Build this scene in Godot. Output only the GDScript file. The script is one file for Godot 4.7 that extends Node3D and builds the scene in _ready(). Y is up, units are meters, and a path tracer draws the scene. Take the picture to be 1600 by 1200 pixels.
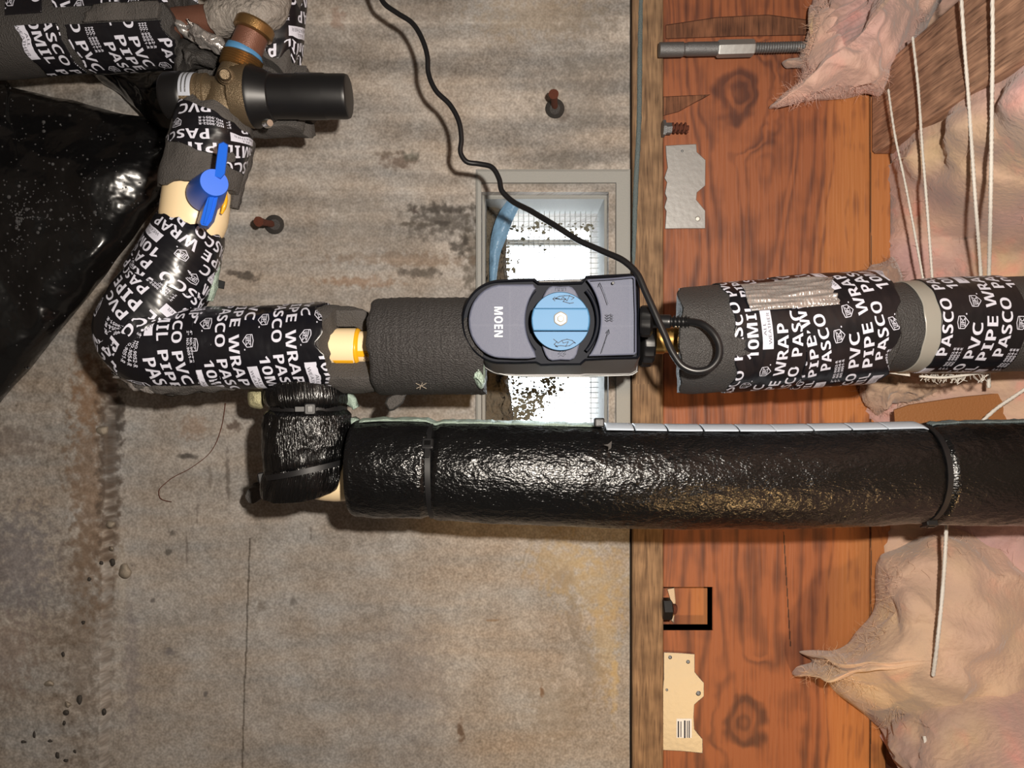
extends Node3D
# A crawl-space wall with lagged water pipes. The photograph lies on its side: world up is the picture's right.
const F := 1083.0      # focal length in pixels of the 1600x1200 frame
const D := 0.78        # camera to concrete face
const Y0 := 0.65       # camera above the ground

var M := {}
var NZ := FastNoiseLite.new()
var N1 := FastNoiseLite.new()
var NS := FastNoiseLite.new()
var rng := RandomNumberGenerator.new()


class MB:
	var v := PackedVector3Array()
	var uv := PackedVector2Array()
	var col := PackedColorArray()
	var idx := PackedInt32Array()
	var crease := -1.0

	func vert(p: Vector3, t := Vector2.ZERO, c := Color.WHITE) -> int:
		v.append(p)
		uv.append(t)
		col.append(c)
		return v.size() - 1

	func tri(a: int, b: int, c: int) -> void:   # counter-clockwise seen from outside
		idx.append(a)
		idx.append(c)
		idx.append(b)

	func quad(a: int, b: int, c: int, d: int) -> void:
		tri(a, b, c)
		tri(a, c, d)

	func face(p: PackedVector3Array, t: PackedVector2Array) -> void:
		var k := []
		for i in p.size():
			k.append(vert(p[i], t[i]))
		for i in range(1, p.size() - 1):
			tri(k[0], k[i], k[i + 1])

	func mesh() -> ArrayMesh:
		var n := PackedVector3Array()
		if crease >= 0.0:
			var faces := idx.size() / 3
			var fn := PackedVector3Array()
			var at := {}
			for f in faces:
				var a := v[idx[f * 3]]
				var q := (v[idx[f * 3 + 2]] - a).cross(v[idx[f * 3 + 1]] - a)
				fn.append(q)
				for j in 3:
					var key := (v[idx[f * 3 + j]] * 50000.0).round()
					if not at.has(key):
						at[key] = PackedInt32Array()
					at[key].append(f)
			var v2 := PackedVector3Array()
			var uv2 := PackedVector2Array()
			var c2 := PackedColorArray()
			var i2 := PackedInt32Array()
			var lim := cos(deg_to_rad(crease))
			for f in faces:
				var me := fn[f].normalized()
				for j in 3:
					var i := idx[f * 3 + j]
					var s := Vector3.ZERO
					for g in at[(v[i] * 50000.0).round()]:
						if fn[g].normalized().dot(me) >= lim:
							s += fn[g]
					v2.append(v[i])
					uv2.append(uv[i])
					c2.append(col[i])
					n.append(s.normalized() if s.length() > 1e-14 else me)
					i2.append(i2.size())
			v = v2
			uv = uv2
			col = c2
			idx = i2
		else:
			n.resize(v.size())
			for f in idx.size() / 3:
				var ia := idx[f * 3]
				var ib := idx[f * 3 + 2]
				var ic := idx[f * 3 + 1]
				var q := (v[ib] - v[ia]).cross(v[ic] - v[ia])
				n[ia] += q
				n[ib] += q
				n[ic] += q
			for i in n.size():
				n[i] = n[i].normalized() if n[i].length() > 1e-16 else Vector3(0, 0, 1)
		var a := []
		a.resize(Mesh.ARRAY_MAX)
		a[Mesh.ARRAY_VERTEX] = v
		a[Mesh.ARRAY_NORMAL] = n
		a[Mesh.ARRAY_TEX_UV] = uv
		a[Mesh.ARRAY_COLOR] = col
		a[Mesh.ARRAY_INDEX] = idx
		var m := ArrayMesh.new()
		m.add_surface_from_arrays(Mesh.PRIMITIVE_TRIANGLES, a)
		return m


func _ready() -> void:
	# ---- camera
	var cam := Camera3D.new()
	cam.name = "camera"
	add_child(cam)
	cam.transform = Transform3D(Basis(Vector3(0, 1, 0), Vector3(-1, 0, 0), Vector3(0, 0, 1)), Vector3(0, Y0, D))
	cam.keep_aspect = Camera3D.KEEP_HEIGHT
	cam.fov = rad_to_deg(2.0 * atan(600.0 / F))
	cam.near = 0.02
	cam.far = 60.0
	cam.current = true
	# ---- sky and exposure
	var we := WorldEnvironment.new()
	we.name = "world_environment"
	var env := Environment.new()
	env.background_mode = Environment.BG_COLOR
	env.background_color = Color(0.93, 0.97, 1.0)
	env.background_energy_multiplier = 9.0
	env.tonemap_mode = Environment.TONE_MAPPER_LINEAR
	env.tonemap_exposure = 1.0
	env.sdfgi_enabled = true
	env.ssao_enabled = true
	env.ssil_enabled = true
	we.environment = env
	add_child(we)
	# ---- lights: the white light held beside the lens, and a warm work lamp further along the wall
	var fl := OmniLight3D.new()
	fl.name = "hand_light"
	fl.position = Vector3(-0.060, Y0 + 0.070, D + 0.01)
	fl.light_color = Color(1.0, 0.955, 0.90)
	fl.light_energy = 0.70
	fl.light_size = 0.007
	fl.omni_range = 8.0
	fl.omni_attenuation = 2.0
	fl.shadow_enabled = true
	add_child(fl)
	var wl := SpotLight3D.new()
	wl.name = "work_lamp"
	wl.position = Vector3(0.70, Y0 + 0.40, 0.80)
	wl.light_color = Color(1.0, 0.80, 0.53)
	wl.light_energy = 0.36
	wl.light_size = 0.03
	wl.spot_range = 8.0
	wl.spot_attenuation = 2.0
	wl.spot_angle = 25.0
	wl.spot_angle_attenuation = 0.35
	wl.shadow_enabled = true
	add_child(wl)
	wl.look_at_from_position(wl.position, Vector3(0.33, Y0 + 0.30, 0.0), Vector3.UP)

	rng.seed = 7
	NZ.seed = 11
	NZ.noise_type = FastNoiseLite.TYPE_SIMPLEX_SMOOTH
	NZ.frequency = 1.0
	NZ.fractal_type = FastNoiseLite.FRACTAL_FBM
	NZ.fractal_octaves = 4
	N1.seed = 5
	N1.noise_type = FastNoiseLite.TYPE_SIMPLEX_SMOOTH
	N1.frequency = 1.0
	N1.fractal_type = FastNoiseLite.FRACTAL_NONE
	NS.seed = 19
	NS.noise_type = FastNoiseLite.TYPE_SIMPLEX_SMOOTH
	NS.frequency = 1.0
	NS.fractal_type = FastNoiseLite.FRACTAL_FBM
	NS.fractal_octaves = 2
	materials()
	setting()
	vent()
	timber()
	hardware()
	insulation()
	plastic_sheet()
	upper_run()
	shutoff_device()
	supply_group()
	black_run()
	power_cord()
	small_things()


# ------------------------------------------------------------------ helpers
func P(px: float, py: float, h := 0.0) -> Vector3:   # the point at that distance from the wall face
	var d := D - h
	return Vector3((py - 600.0) / F * d, Y0 + (px - 800.0) / F * d, h)


func R(rpx: float, h: float) -> float:
	return rpx * (D - h) / F


func sr(r: float, g: float, b: float) -> Color:
	return Color(r / 255.0, g / 255.0, b / 255.0)


func lin(r: float, g: float, b: float) -> Color:
	return sr(r, g, b).srgb_to_linear()


func taken(called: String) -> String:
	if not has_node(NodePath(called)):
		return called
	var k := 1
	while has_node(NodePath("%s_%03d" % [called, k])):
		k += 1
	return "%s_%03d" % [called, k]


func tag(o: Node, label: String, category := "", group := "", kind := "") -> Node:
	o.set_meta("label", label)
	if category:
		o.set_meta("category", category)
	if group:
		o.set_meta("group", group)
	if kind:
		o.set_meta("kind", kind)
	return o


func thing(called: String, label: String, category: String, group := "", kind := "") -> Node3D:
	var o := Node3D.new()
	o.name = taken(called)
	add_child(o)
	tag(o, label, category, group, kind)
	return o


func settle(o: Node3D) -> void:    # moves the thing's origin to its base, its parts stay where they are
	var lo := Vector3.INF
	var hi := -Vector3.INF
	for c in o.get_children():
		if c is MeshInstance3D and c.mesh:
			var b: AABB = c.transform * c.mesh.get_aabb()
			lo = lo.min(b.position)
			hi = hi.max(b.end)
	if lo.x > hi.x:
		return
	var base := Vector3((lo.x + hi.x) / 2, lo.y, (lo.z + hi.z) / 2)
	o.position = base
	for c in o.get_children():
		c.position -= base


func obj(called: String, mb: MB, mat: Material, parent: Node = null) -> MeshInstance3D:
	var o := MeshInstance3D.new()
	var at := Vector3.ZERO
	if parent == null:
		var b := AABB(mb.v[0], Vector3.ZERO)
		for p in mb.v:
			b = b.expand(p)
		at = Vector3(b.get_center().x, b.position.y, b.get_center().z)
		for i in mb.v.size():
			mb.v[i] -= at
	o.mesh = mb.mesh()
	o.material_override = null
	o.mesh.surface_set_material(0, mat)
	if parent == null:
		o.name = taken(called)
		add_child(o)
		o.position = at
	else:
		o.name = called
		parent.add_child(o, true)
	return o


func spline(p: PackedVector3Array, r: PackedFloat32Array, step: float) -> Array:
	var op := PackedVector3Array()
	var orr := PackedFloat32Array()
	var n := p.size()
	for i in n - 1:
		var p0 := p[maxi(i - 1, 0)]
		var p3 := p[mini(i + 2, n - 1)]
		var k := maxi(1, int(ceil(p[i].distance_to(p[i + 1]) / step)))
		for j in k:
			var t := float(j) / k
			op.append(p[i].cubic_interpolate_in_time(p[i + 1], p0, p3, t, p[i].distance_to(p[i + 1]), -p0.distance_to(p[i]) if i > 0 else -1e-3, p[i].distance_to(p[i + 1]) + (p[i + 1].distance_to(p3) if i + 2 < n else 1e-3)))
			orr.append(lerpf(r[i], r[i + 1], t * t * (3.0 - 2.0 * t)))
	op.append(p[n - 1])
	orr.append(r[n - 1])
	return [op, orr]


# A tube along a path of [px, py, h, radius in px]. o: seg, step, cap0, cap1, t0, t1, wall (thickness: an open shell), disp, print (+1 / -1), pu, slant,
# tilt0, tilt1, rag0, rag1, grow, up, carry, rings (material repeats)
func tube(mb: MB, path: Array, o := {}) -> void:
	var p := PackedVector3Array()
	var r := PackedFloat32Array()
	for q in path:
		p.append(P(q[0], q[1], q[2]))
		r.append(R(q[3], q[2]))
	sweep(mb, p, r, o)


func sweep(mb: MB, p0: PackedVector3Array, r0: PackedFloat32Array, o := {}) -> void:
	var sp := spline(p0, r0, o.get("step", 0.004))
	var p: PackedVector3Array = sp[0]
	var r: PackedFloat32Array = sp[1]
	var n := p.size()
	var seg: int = o.get("seg", 32)
	var t0: float = o.get("t0", -PI)
	var t1: float = o.get("t1", PI)
	var up: Vector3 = o.get("up", Vector3(0, 0, 1))
	var disp = o.get("disp", null)
	var grow: float = o.get("grow", 0.0)
	var wall: float = o.get("wall", 0.0)
	var tilt0: Vector3 = o.get("tilt0", Vector3.ZERO)
	var tilt1: Vector3 = o.get("tilt1", Vector3.ZERO)
	var rag0: float = o.get("rag0", 0.0)
	var rag1: float = o.get("rag1", 0.0)
	var fall: float = o.get("fall", 0.0)
	var pr: int = o.get("print", 0)
	var pu: float = o.get("pu", 0.0)
	var pv: float = o.get("pv", 0.0)
	var slant: float = o.get("slant", 0.0)
	var tint: Color = o.get("tint", Color.WHITE)
	var total := 0.0
	var ss := PackedFloat32Array([0.0])
	for i in range(1, n):
		total += p[i].distance_to(p[i - 1])
		ss.append(total)
	var rref := 0.0
	for x in r:
		rref += x / n
	var layers := 2 if wall > 0.0 else 1
	var first := mb.v.size()
	var nn := up
	for layer in layers:
		nn = up
		for i in n:
			var t := (p[mini(i + 1, n - 1)] - p[maxi(i - 1, 0)]).normalized()
			var src := nn if o.get("carry", false) else up
			nn = (src - t * src.dot(t)).normalized()
			var b := t.cross(nn)
			for j in seg + 1:
				var a := lerpf(t0, t1, float(j) / seg)
				var dirv := nn * cos(a) + b * sin(a)
				var rr := r[i] + grow - wall * layer
				if disp != null and layer == 0:
					rr += disp.call(ss[i], a)
				var off := dirv * rr
				var q := p[i] + off
				var f0 := clampf(1.0 - ss[i] / minf(total * 0.5, 0.02), 0.0, 1.0)
				var f1 := clampf(1.0 - (total - ss[i]) / (minf(total * 0.5, 0.02) if fall == 0.0 else minf(total, fall)), 0.0, 1.0)
				if f0 > 0.0:
					q += t * f0 * (off.dot(tilt0) - rag0 * (N1.get_noise_2d(a * 1.7 + rref * 900.0, pu * 7.0 + total * 90.0) + 0.16 * N1.get_noise_2d(a * 11.0, 3.0 + total * 50.0)))
				if f1 > 0.0:
					q += t * f1 * (off.dot(tilt1) + rag1 * (N1.get_noise_2d(a * 1.7 + 31.0, pu * 7.0 + total * 70.0) + 0.16 * N1.get_noise_2d(a * 11.0, 9.0 + total * 40.0)))
				var w := Vector2(a * rref, ss[i])
				if pr != 0:
					w = Vector2((-pr * a * rref + slant * ss[i]) / 0.24 + pu, (pr * ss[i] + slant * a * rref) / 0.048 + pv)
				mb.vert(q, w, tint)
	var row := seg + 1
	var lay := n * row
	for i in n - 1:
		for j in seg:
			var a := first + i * row + j
			mb.quad(a, a + 1, a + row + 1, a + row)
			if layers == 2:
				a += lay
				mb.quad(a + row, a + row + 1, a + 1, a)
	if layers == 2:
		for j in seg:
			var a := first + j
			mb.quad(a + lay, a + lay + 1, a + 1, a)
			a = first + (n - 1) * row + j
			mb.quad(a, a + 1, a + lay + 1, a + lay)
		if t1 - t0 < TAU - 0.001:
			for i in n - 1:
				var a := first + i * row
				mb.quad(a, a + row, a + lay + row, a + lay)
				a += seg
				mb.quad(a + row, a, a + lay, a + lay + row)
	else:
		for e in 2:
			if not o.get("cap1" if e else "cap0", true):
				continue
			var s := first + (n - 1) * row * e
			var t := (p[n - 1] - p[n - 2]).normalized() if e else (p[0] - p[1]).normalized()
			# a bevelled end: ring, inner ring, centre
			var c := Vector3.ZERO
			for j in seg:
				c += mb.v[s + j] / seg
			var ring := []
			var inner := []
			for j in seg + 1:
				var a := lerpf(t0, t1, float(j) / seg)
				ring.append(mb.vert(mb.v[s + j], Vector2(cos(a), sin(a)) * r[(n - 1) * e], tint))
				inner.append(mb.vert(mb.v[s + j].lerp(c, 0.5), Vector2(cos(a), sin(a)) * r[(n - 1) * e] * 0.5, tint))
			var m := mb.vert(c, Vector2.ZERO, tint)
			for j in seg:
				if e:
					mb.quad(ring[j], ring[j + 1], inner[j + 1], inner[j])
					mb.tri(inner[j], inner[j + 1], m)
				else:
					mb.quad(ring[j + 1], ring[j], inner[j], inner[j + 1])
					mb.tri(inner[j + 1], inner[j], m)


# a turned piece between two points; profile of [share of the way, radius in metres]
func lathe(mb: MB, a: Vector3, b: Vector3, profile: Array, seg := 32, shape = null) -> void:
	mb.crease = 38.0
	var t := (b - a).normalized()
	var up := Vector3(0, 0, 1) if absf(t.z) < 0.9 else Vector3(1, 0, 0)
	var n := (up - t * up.dot(t)).normalized()
	var bb := t.cross(n)
	var l := a.distance_to(b)
	var rows := []
	for q in profile:
		var row := []
		for j in seg:
			var an := TAU * j / seg
			var rr: float = q[1]
			if shape != null:
				rr *= shape.call(an, q[0])
			row.append(mb.vert(a + t * l * q[0] + (n * cos(an) + bb * sin(an)) * rr, Vector2(an * q[1], l * q[0])))
		rows.append(row)
	for i in rows.size() - 1:
		for j in seg:
			var k := (j + 1) % seg
			mb.quad(rows[i][j], rows[i][k], rows[i + 1][k], rows[i + 1][j])
	for e in 2:
		var row: Array = rows[-1] if e else rows[0]
		var q: Array = profile[-1] if e else profile[0]
		if q[1] < 1e-5:
			continue
		var c := mb.vert(a + t * l * q[0])
		for j in seg:
			var k := (j + 1) % seg
			if e:
				mb.tri(row[j], row[k], c)
			else:
				mb.tri(row[k], row[j], c)


func hexed(an: float, _s: float) -> float:
	return cos(PI / 6.0) / cos(fposmod(an, PI / 3.0) - PI / 6.0)


# outlines are lists of Vector2 pixels; rings = [[outline, h], ...] from the back to the front, all with the same number of points
func ccw(o: Array) -> Array:
	var s := 0.0
	for i in o.size():
		var a: Vector2 = o[i]
		var b: Vector2 = o[(i + 1) % o.size()]
		s += a.x * b.y - b.x * a.y
	var r := o.duplicate()
	if s > 0.0:
		r.reverse()
	return r


func loft(mb: MB, rings: Array, crease := 35.0) -> void:
	mb.crease = crease
	var rows := []
	for g in rings:
		var row := []
		for q in ccw(g[0]):
			var p := P(q.x, q.y, g[1])
			row.append(mb.vert(p, Vector2(p.x, p.y)))
		rows.append(row)
	var n: int = rows[0].size()
	for i in rows.size() - 1:
		for j in n:
			var k := (j + 1) % n
			mb.quad(rows[i][j], rows[i][k], rows[i + 1][k], rows[i + 1][j])
	for e in 2:
		var o := ccw(rings[-1][0] if e else rings[0][0])
		var row: Array = rows[-1] if e else rows[0]
		var t := Geometry2D.triangulate_polygon(PackedVector2Array(o))
		for i in t.size() / 3:
			var a := t[i * 3]
			var b := t[i * 3 + 1]
			var c := t[i * 3 + 2]
			var s: float = (o[b] - o[a]).cross(o[c] - o[a])
			if (s > 0.0) == (e == 1):
				var w := b
				b = c
				c = w
			mb.tri(row[a], row[b], row[c])


func inset(o: Array, by: float) -> Array:     # each point moved inwards along the bisector of its sides
	var c := ccw(o)
	var r := []
	var n := c.size()
	for i in n:
		var a: Vector2 = (c[i] - c[(i + n - 1) % n]).normalized()
		var b: Vector2 = (c[(i + 1) % n] - c[i]).normalized()
		var m := (Vector2(a.y, -a.x) + Vector2(b.y, -b.x)).normalized()
		var k := maxf(0.5, m.dot(Vector2(a.y, -a.x)))
		r.append(c[i] + m * by / k)
	return r


func curve2(o: Array, each := 6, closed := true) -> Array:
	var r := []
	var n := o.size()
	for i in (n if closed else n - 1):
		var a: Vector2 = o[(i + n - 1) % n] if closed or i > 0 else o[0]
		var b: Vector2 = o[i]
		var c: Vector2 = o[(i + 1) % n]
		var d: Vector2 = o[(i + 2) % n] if closed or i + 2 < n else o[n - 1]
		for j in each:
			r.append(b.cubic_interpolate(c, a, d, float(j) / each))
	if not closed:
		r.append(o[n - 1])
	return r


func v2(a: Array) -> Array:
	var r := []
	for i in a.size() / 2:
		r.append(Vector2(a[i * 2], a[i * 2 + 1]))
	return r


func plate(mb: MB, o: Array, h0: float, h1: float, bevel := 1.0) -> void:
	loft(mb, [[o, h0], [o, h1 - R(bevel, h1)], [inset(o, bevel), h1]])


func box(mb: MB, lo: Vector3, hi: Vector3, grain := 1, us := 1.0, b := 0.001) -> void:
	# chamfered box; u runs along the grain axis
	mb.crease = 20.0
	var first := mb.idx.size()
	var c := (lo + hi) / 2
	var s := (hi - lo) / 2
	for ax in 3:
		for sg in [-1.0, 1.0]:
			var u := (ax + 1) % 3
			var w := (ax + 2) % 3
			var pts := PackedVector3Array()
			for k in [[-1, -1], [1, -1], [1, 1], [-1, 1]]:
				var q := Vector3.ZERO
				q[ax] = sg * s[ax]
				q[u] = k[0] * (s[u] - b) * sg
				q[w] = k[1] * (s[w] - b)
				pts.append(c + q)
			var t := PackedVector2Array()
			for q in pts:
				var g: float = q[grain]
				var x: float = q[u] if u != grain else q[w]
				if ax == grain:
					g = q[u]
					x = q[w]
				t.append(Vector2(g, x) * us)
			mb.face(pts, t)
	# edges and corners
	for ax in 3:
		var u := (ax + 1) % 3
		var w := (ax + 2) % 3
		for k in [[-1, -1], [1, -1], [1, 1], [-1, 1]]:
			var pts := PackedVector3Array()
			for e in [[-1, 0], [1, 0], [1, 1], [-1, 1]]:
				var q := Vector3.ZERO
				q[ax] = e[0] * (s[ax] - b)
				q[u] = k[0] * (s[u] - (b if e[1] == 1 else 0.0))
				q[w] = k[1] * (s[w] - (0.0 if e[1] == 1 else b))
				pts.append(c + q)
			var nrm := (pts[1] - pts[0]).cross(pts[2] - pts[0])
			var out := Vector3.ZERO
			out[u] = k[0]
			out[w] = k[1]
			if nrm.dot(out) < 0.0:
				pts.reverse()
			var t := PackedVector2Array()
			for q in pts:
				t.append(Vector2(q[grain], q[u] + q[w]) * us)
			mb.face(pts, t)


# a soft lump: outline in pixels round a middle, lying at h0 and standing out by thick
func pillow(mb: MB, outline: Array, mid: Vector2, h0: float, thick: float, rough: float, freq := 30.0, o := {}) -> void:
	var ring := curve2(ccw(outline), o.get("each", 10))
	var n := ring.size()
	var rings: int = o.get("rings", 26)
	var tint = o.get("tint", null)
	var tilt: Vector2 = o.get("tilt", Vector2.ZERO)
	var pw: float = o.get("pw", 2.2)
	var first := mb.v.size()
	for i in rings + 1:
		var t := float(i) / rings
		for j in n:
			var q: Vector2 = mid.lerp(ring[j], t)
			var lift := thick * pow(maxf(0.0, 1.0 - pow(t, pw)), 0.6)
			var p := P(q.x, q.y, h0 + tilt.dot(q - mid) + lift)
			var nz: FastNoiseLite = NS if o.get("soft", false) else NZ
			var f := Vector3(nz.get_noise_3dv(p * freq), nz.get_noise_3dv(p * freq + Vector3(40, 7, 3)), nz.get_noise_3dv(p * freq + Vector3(-9, 20, 60)))
			var fold := 1.0 - absf(N1.get_noise_3dv(p * freq * 0.5 + Vector3(3, 3, 3)))
			p += f * rough * Vector3(0.8, 0.8, 1.0) * (0.35 + 0.65 * minf(1.0, (1.0 - t) * 4.0)) + Vector3(0, 0, (fold - 0.7) * rough * (0.45 if o.get("soft", false) else 0.8) * minf(1.0, (1.0 - t) * 4.0))
			mb.vert(p, Vector2(p.x, p.y), tint.call(p) if tint != null else Color.WHITE)
	for i in rings:
		for j in n:
			var k := (j + 1) % n
			var a := first + i * n
			mb.quad(a + j, a + n + j, a + n + k, a + k)
	var c := mb.vert(P(mid.x, mid.y, h0), Vector2.ZERO, mb.col[first])
	var back := []
	for j in n:
		back.append(mb.vert(mb.v[first + rings * n + j], Vector2.ZERO, mb.col[first + rings * n + j]))
	for j in n:
		mb.tri(back[(j + 1) % n], back[j], c)


# a flat stroke of paint or print, width and points in pixels, lying on a surface at h
func stroke(mb: MB, pts: Array, h: float, w := 1.2) -> void:
	for i in pts.size() - 1:
		var a: Vector2 = pts[i]
		var b: Vector2 = pts[i + 1]
		var s := (b - a).normalized() * w * 0.5
		var t := Vector2(-s.y, s.x)
		var k := []
		for q in [a - s - t, b + s - t, b + s + t, a - s + t]:
			k.append(mb.vert(P(q.x, q.y, h)))
		mb.quad(k[0], k[3], k[2], k[1])


func text(called: String, words: String, at: Vector3, cap: float, wide: float, mat: Material, parent: Node, turn := 0.0, weight := 700) -> MeshInstance3D:
	var f := SystemFont.new()
	f.font_names = PackedStringArray(["Droid Sans"])
	f.font_weight = weight
	var t := TextMesh.new()
	t.font = f
	t.text = words
	t.font_size = 48
	t.pixel_size = 0.001
	t.depth = 0.002
	t.material = mat
	var b := t.get_aabb()
	var o := MeshInstance3D.new()
	o.name = called
	o.mesh = t
	parent.add_child(o, true)
	var sc := Vector3(wide / b.size.x, cap / b.size.y, cap / b.size.y)
	var bs := Basis(Vector3(0, 0, 1), turn) * Basis.from_scale(sc)
	o.transform = Transform3D(bs, at - bs * b.get_center())
	return o


# ------------------------------------------------------------------ materials
func noise_tex(freq: float, kind := 0, oct := 3, seed_ := 1, size := 512, warp := 0.0, normal := false) -> NoiseTexture2D:
	var n := FastNoiseLite.new()
	n.seed = seed_
	n.frequency = freq
	n.noise_type = [FastNoiseLite.TYPE_SIMPLEX_SMOOTH, FastNoiseLite.TYPE_CELLULAR, FastNoiseLite.TYPE_PERLIN][kind]
	n.fractal_octaves = oct
	n.fractal_type = FastNoiseLite.FRACTAL_FBM if oct > 1 else FastNoiseLite.FRACTAL_NONE
	if warp > 0.0:
		n.domain_warp_enabled = true
		n.domain_warp_amplitude = warp
		n.domain_warp_frequency = freq
	var t := NoiseTexture2D.new()
	t.width = size
	t.height = size
	t.seamless = true
	t.noise = n
	t.as_normal_map = normal
	return t


func mat(c: Color, rough := 0.6, metal := 0.0, bump: Texture2D = null, height := 0.05, scale := Vector3.ONE, tri := true) -> StandardMaterial3D:
	var m := StandardMaterial3D.new()
	m.albedo_color = c
	m.roughness = rough
	m.metallic = metal
	if bump:
		m.heightmap_enabled = true
		m.heightmap_texture = bump
		m.heightmap_scale = height
	m.uv1_scale = scale
	m.uv1_triplanar = tri
	return m


func grey(im_w: int, im_h: int, fx: float, kind: int, oct: int, seed_: int) -> PackedByteArray:
	var n := FastNoiseLite.new()
	n.seed = seed_
	n.frequency = fx
	n.noise_type = [FastNoiseLite.TYPE_SIMPLEX_SMOOTH, FastNoiseLite.TYPE_CELLULAR][kind]
	n.fractal_octaves = oct
	n.fractal_type = FastNoiseLite.FRACTAL_FBM if oct > 1 else FastNoiseLite.FRACTAL_NONE
	var im := n.get_image(im_w, im_h, false, false, false)
	im.convert(Image.FORMAT_L8)
	return im.get_data()


func stretched(w: int, h: int, sw: int, sh: int, f: float, oct: int, seed_: int) -> PackedByteArray:
	# noise made small and drawn out to w x h, for streaks
	var n := FastNoiseLite.new()
	n.seed = seed_
	n.frequency = f
	n.fractal_octaves = oct
	var im := n.get_image(sw, sh, false, false, true)
	im.convert(Image.FORMAT_L8)
	im.resize(w, h, Image.INTERPOLATE_CUBIC)
	return im.get_data()


# stains with a shape of their own: [px, py, rx, ry, r, g, b, strength] in the frame's pixels on the wall face
const STAINS := [
	[700, 345, 70, 26, 60, 55, 50, 0.75], [690, 325, 60, 8, 40, 36, 32, 0.6], [735, 400, 16, 70, 64, 58, 50, 0.7], [640, 405, 150, 10, 104, 78, 56, 0.4], [560, 440, 60, 9, 122, 84, 56, 0.5], [660, 425, 40, 7, 50, 44, 38, 0.7], [720, 385, 20, 16, 38, 34, 30, 0.8],
	[620, 250, 30, 14, 78, 62, 52, 0.7], [640, 243, 14, 8, 70, 74, 66, 0.6], [600, 240, 30, 4, 90, 80, 70, 0.5], [385, 430, 16, 8, 40, 36, 32, 0.8], [368, 425, 20, 4, 50, 44, 40, 0.7], [650, 350, 40, 4, 70, 64, 56, 0.7], [648, 330, 6, 5, 48, 38, 34, 0.8], [690, 348, 16, 5, 44, 40, 36, 0.8],
	[830, 25, 110, 40, 178, 158, 130, 0.35], [920, 40, 60, 22, 108, 104, 98, 0.35], [930, 100, 60, 14, 112, 108, 102, 0.4], [940, 130, 50, 8, 108, 102, 96, 0.3], [900, 160, 60, 70, 112, 108, 102, 0.3], [885, 250, 60, 14, 98, 94, 88, 0.4], [640, 20, 60, 30, 112, 106, 100, 0.3],
	[880, 178, 10, 14, 70, 60, 54, 0.5], [330, 38, 8, 12, 120, 78, 60, 0.4], [527, 30, 14, 18, 130, 96, 80, 0.4], [470, 40, 4, 10, 110, 74, 56, 0.6], [560, 350, 60, 60, 140, 132, 122, 0.3],
	[150, 760, 34, 190, 112, 82, 58, 0.55], [152, 620, 30, 60, 120, 88, 62, 0.5], [176, 700, 16, 170, 58, 50, 44, 0.7], [186, 640, 10, 60, 48, 42, 38, 0.7], [140, 980, 40, 200, 96, 82, 70, 0.4], [190, 900, 10, 70, 190, 182, 168, 0.35], [205, 1040, 14, 120, 108, 102, 106, 0.4], [40, 880, 60, 90, 96, 94, 104, 0.5], [30, 690, 50, 30, 92, 80, 74, 0.4], [20, 1010, 50, 70, 130, 108, 96, 0.4],
	[365, 665, 16, 10, 62, 48, 40, 0.8], [300, 665, 24, 22, 128, 100, 80, 0.4], [295, 712, 18, 5, 40, 36, 32, 0.85], [355, 740, 4, 40, 66, 58, 52, 0.6], [328, 745, 4, 18, 82, 74, 66, 0.5], [291, 860, 2, 30, 84, 76, 70, 0.6], [308, 800, 2, 20, 84, 76, 70, 0.5], [268, 832, 6, 5, 60, 56, 52, 0.85], [262, 863, 6, 5, 62, 58, 54, 0.8], [265, 1019, 6, 6, 88, 84, 86, 0.8], [320, 1084, 4, 4, 78, 74, 74, 0.8], [238, 938, 4, 4, 70, 66, 64, 0.8], [485, 835, 2, 12, 80, 74, 68, 0.7], [457, 942, 8, 8, 92, 88, 84, 0.8], [405, 945, 8, 16, 80, 70, 60, 0.5],
	[880, 880, 60, 44, 176, 150, 104, 0.5], [930, 910, 60, 60, 178, 152, 104, 0.4], [945, 1000, 24, 90, 184, 156, 104, 0.45], [895, 960, 12, 40, 112, 104, 94, 0.5], [880, 900, 24, 18, 118, 110, 102, 0.5], [920, 1040, 26, 40, 116, 108, 98, 0.5], [870, 1110, 50, 60, 128, 118, 104, 0.4], [960, 1070, 6, 60, 196, 166, 106, 0.45], [720, 1140, 6, 16, 74, 52, 36, 0.85], [846, 1079, 4, 10, 96, 66, 42, 0.85], [770, 969, 10, 2, 118, 90, 62, 0.7], [640, 1070, 70, 90, 134, 128, 128, 0.3],
	[905, 590, 90, 12, 140, 134, 126, 0.3], [725, 590, 40, 40, 120, 106, 84, 0.4], [670, 640, 90, 20, 150, 138, 122, 0.3],
]


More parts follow.
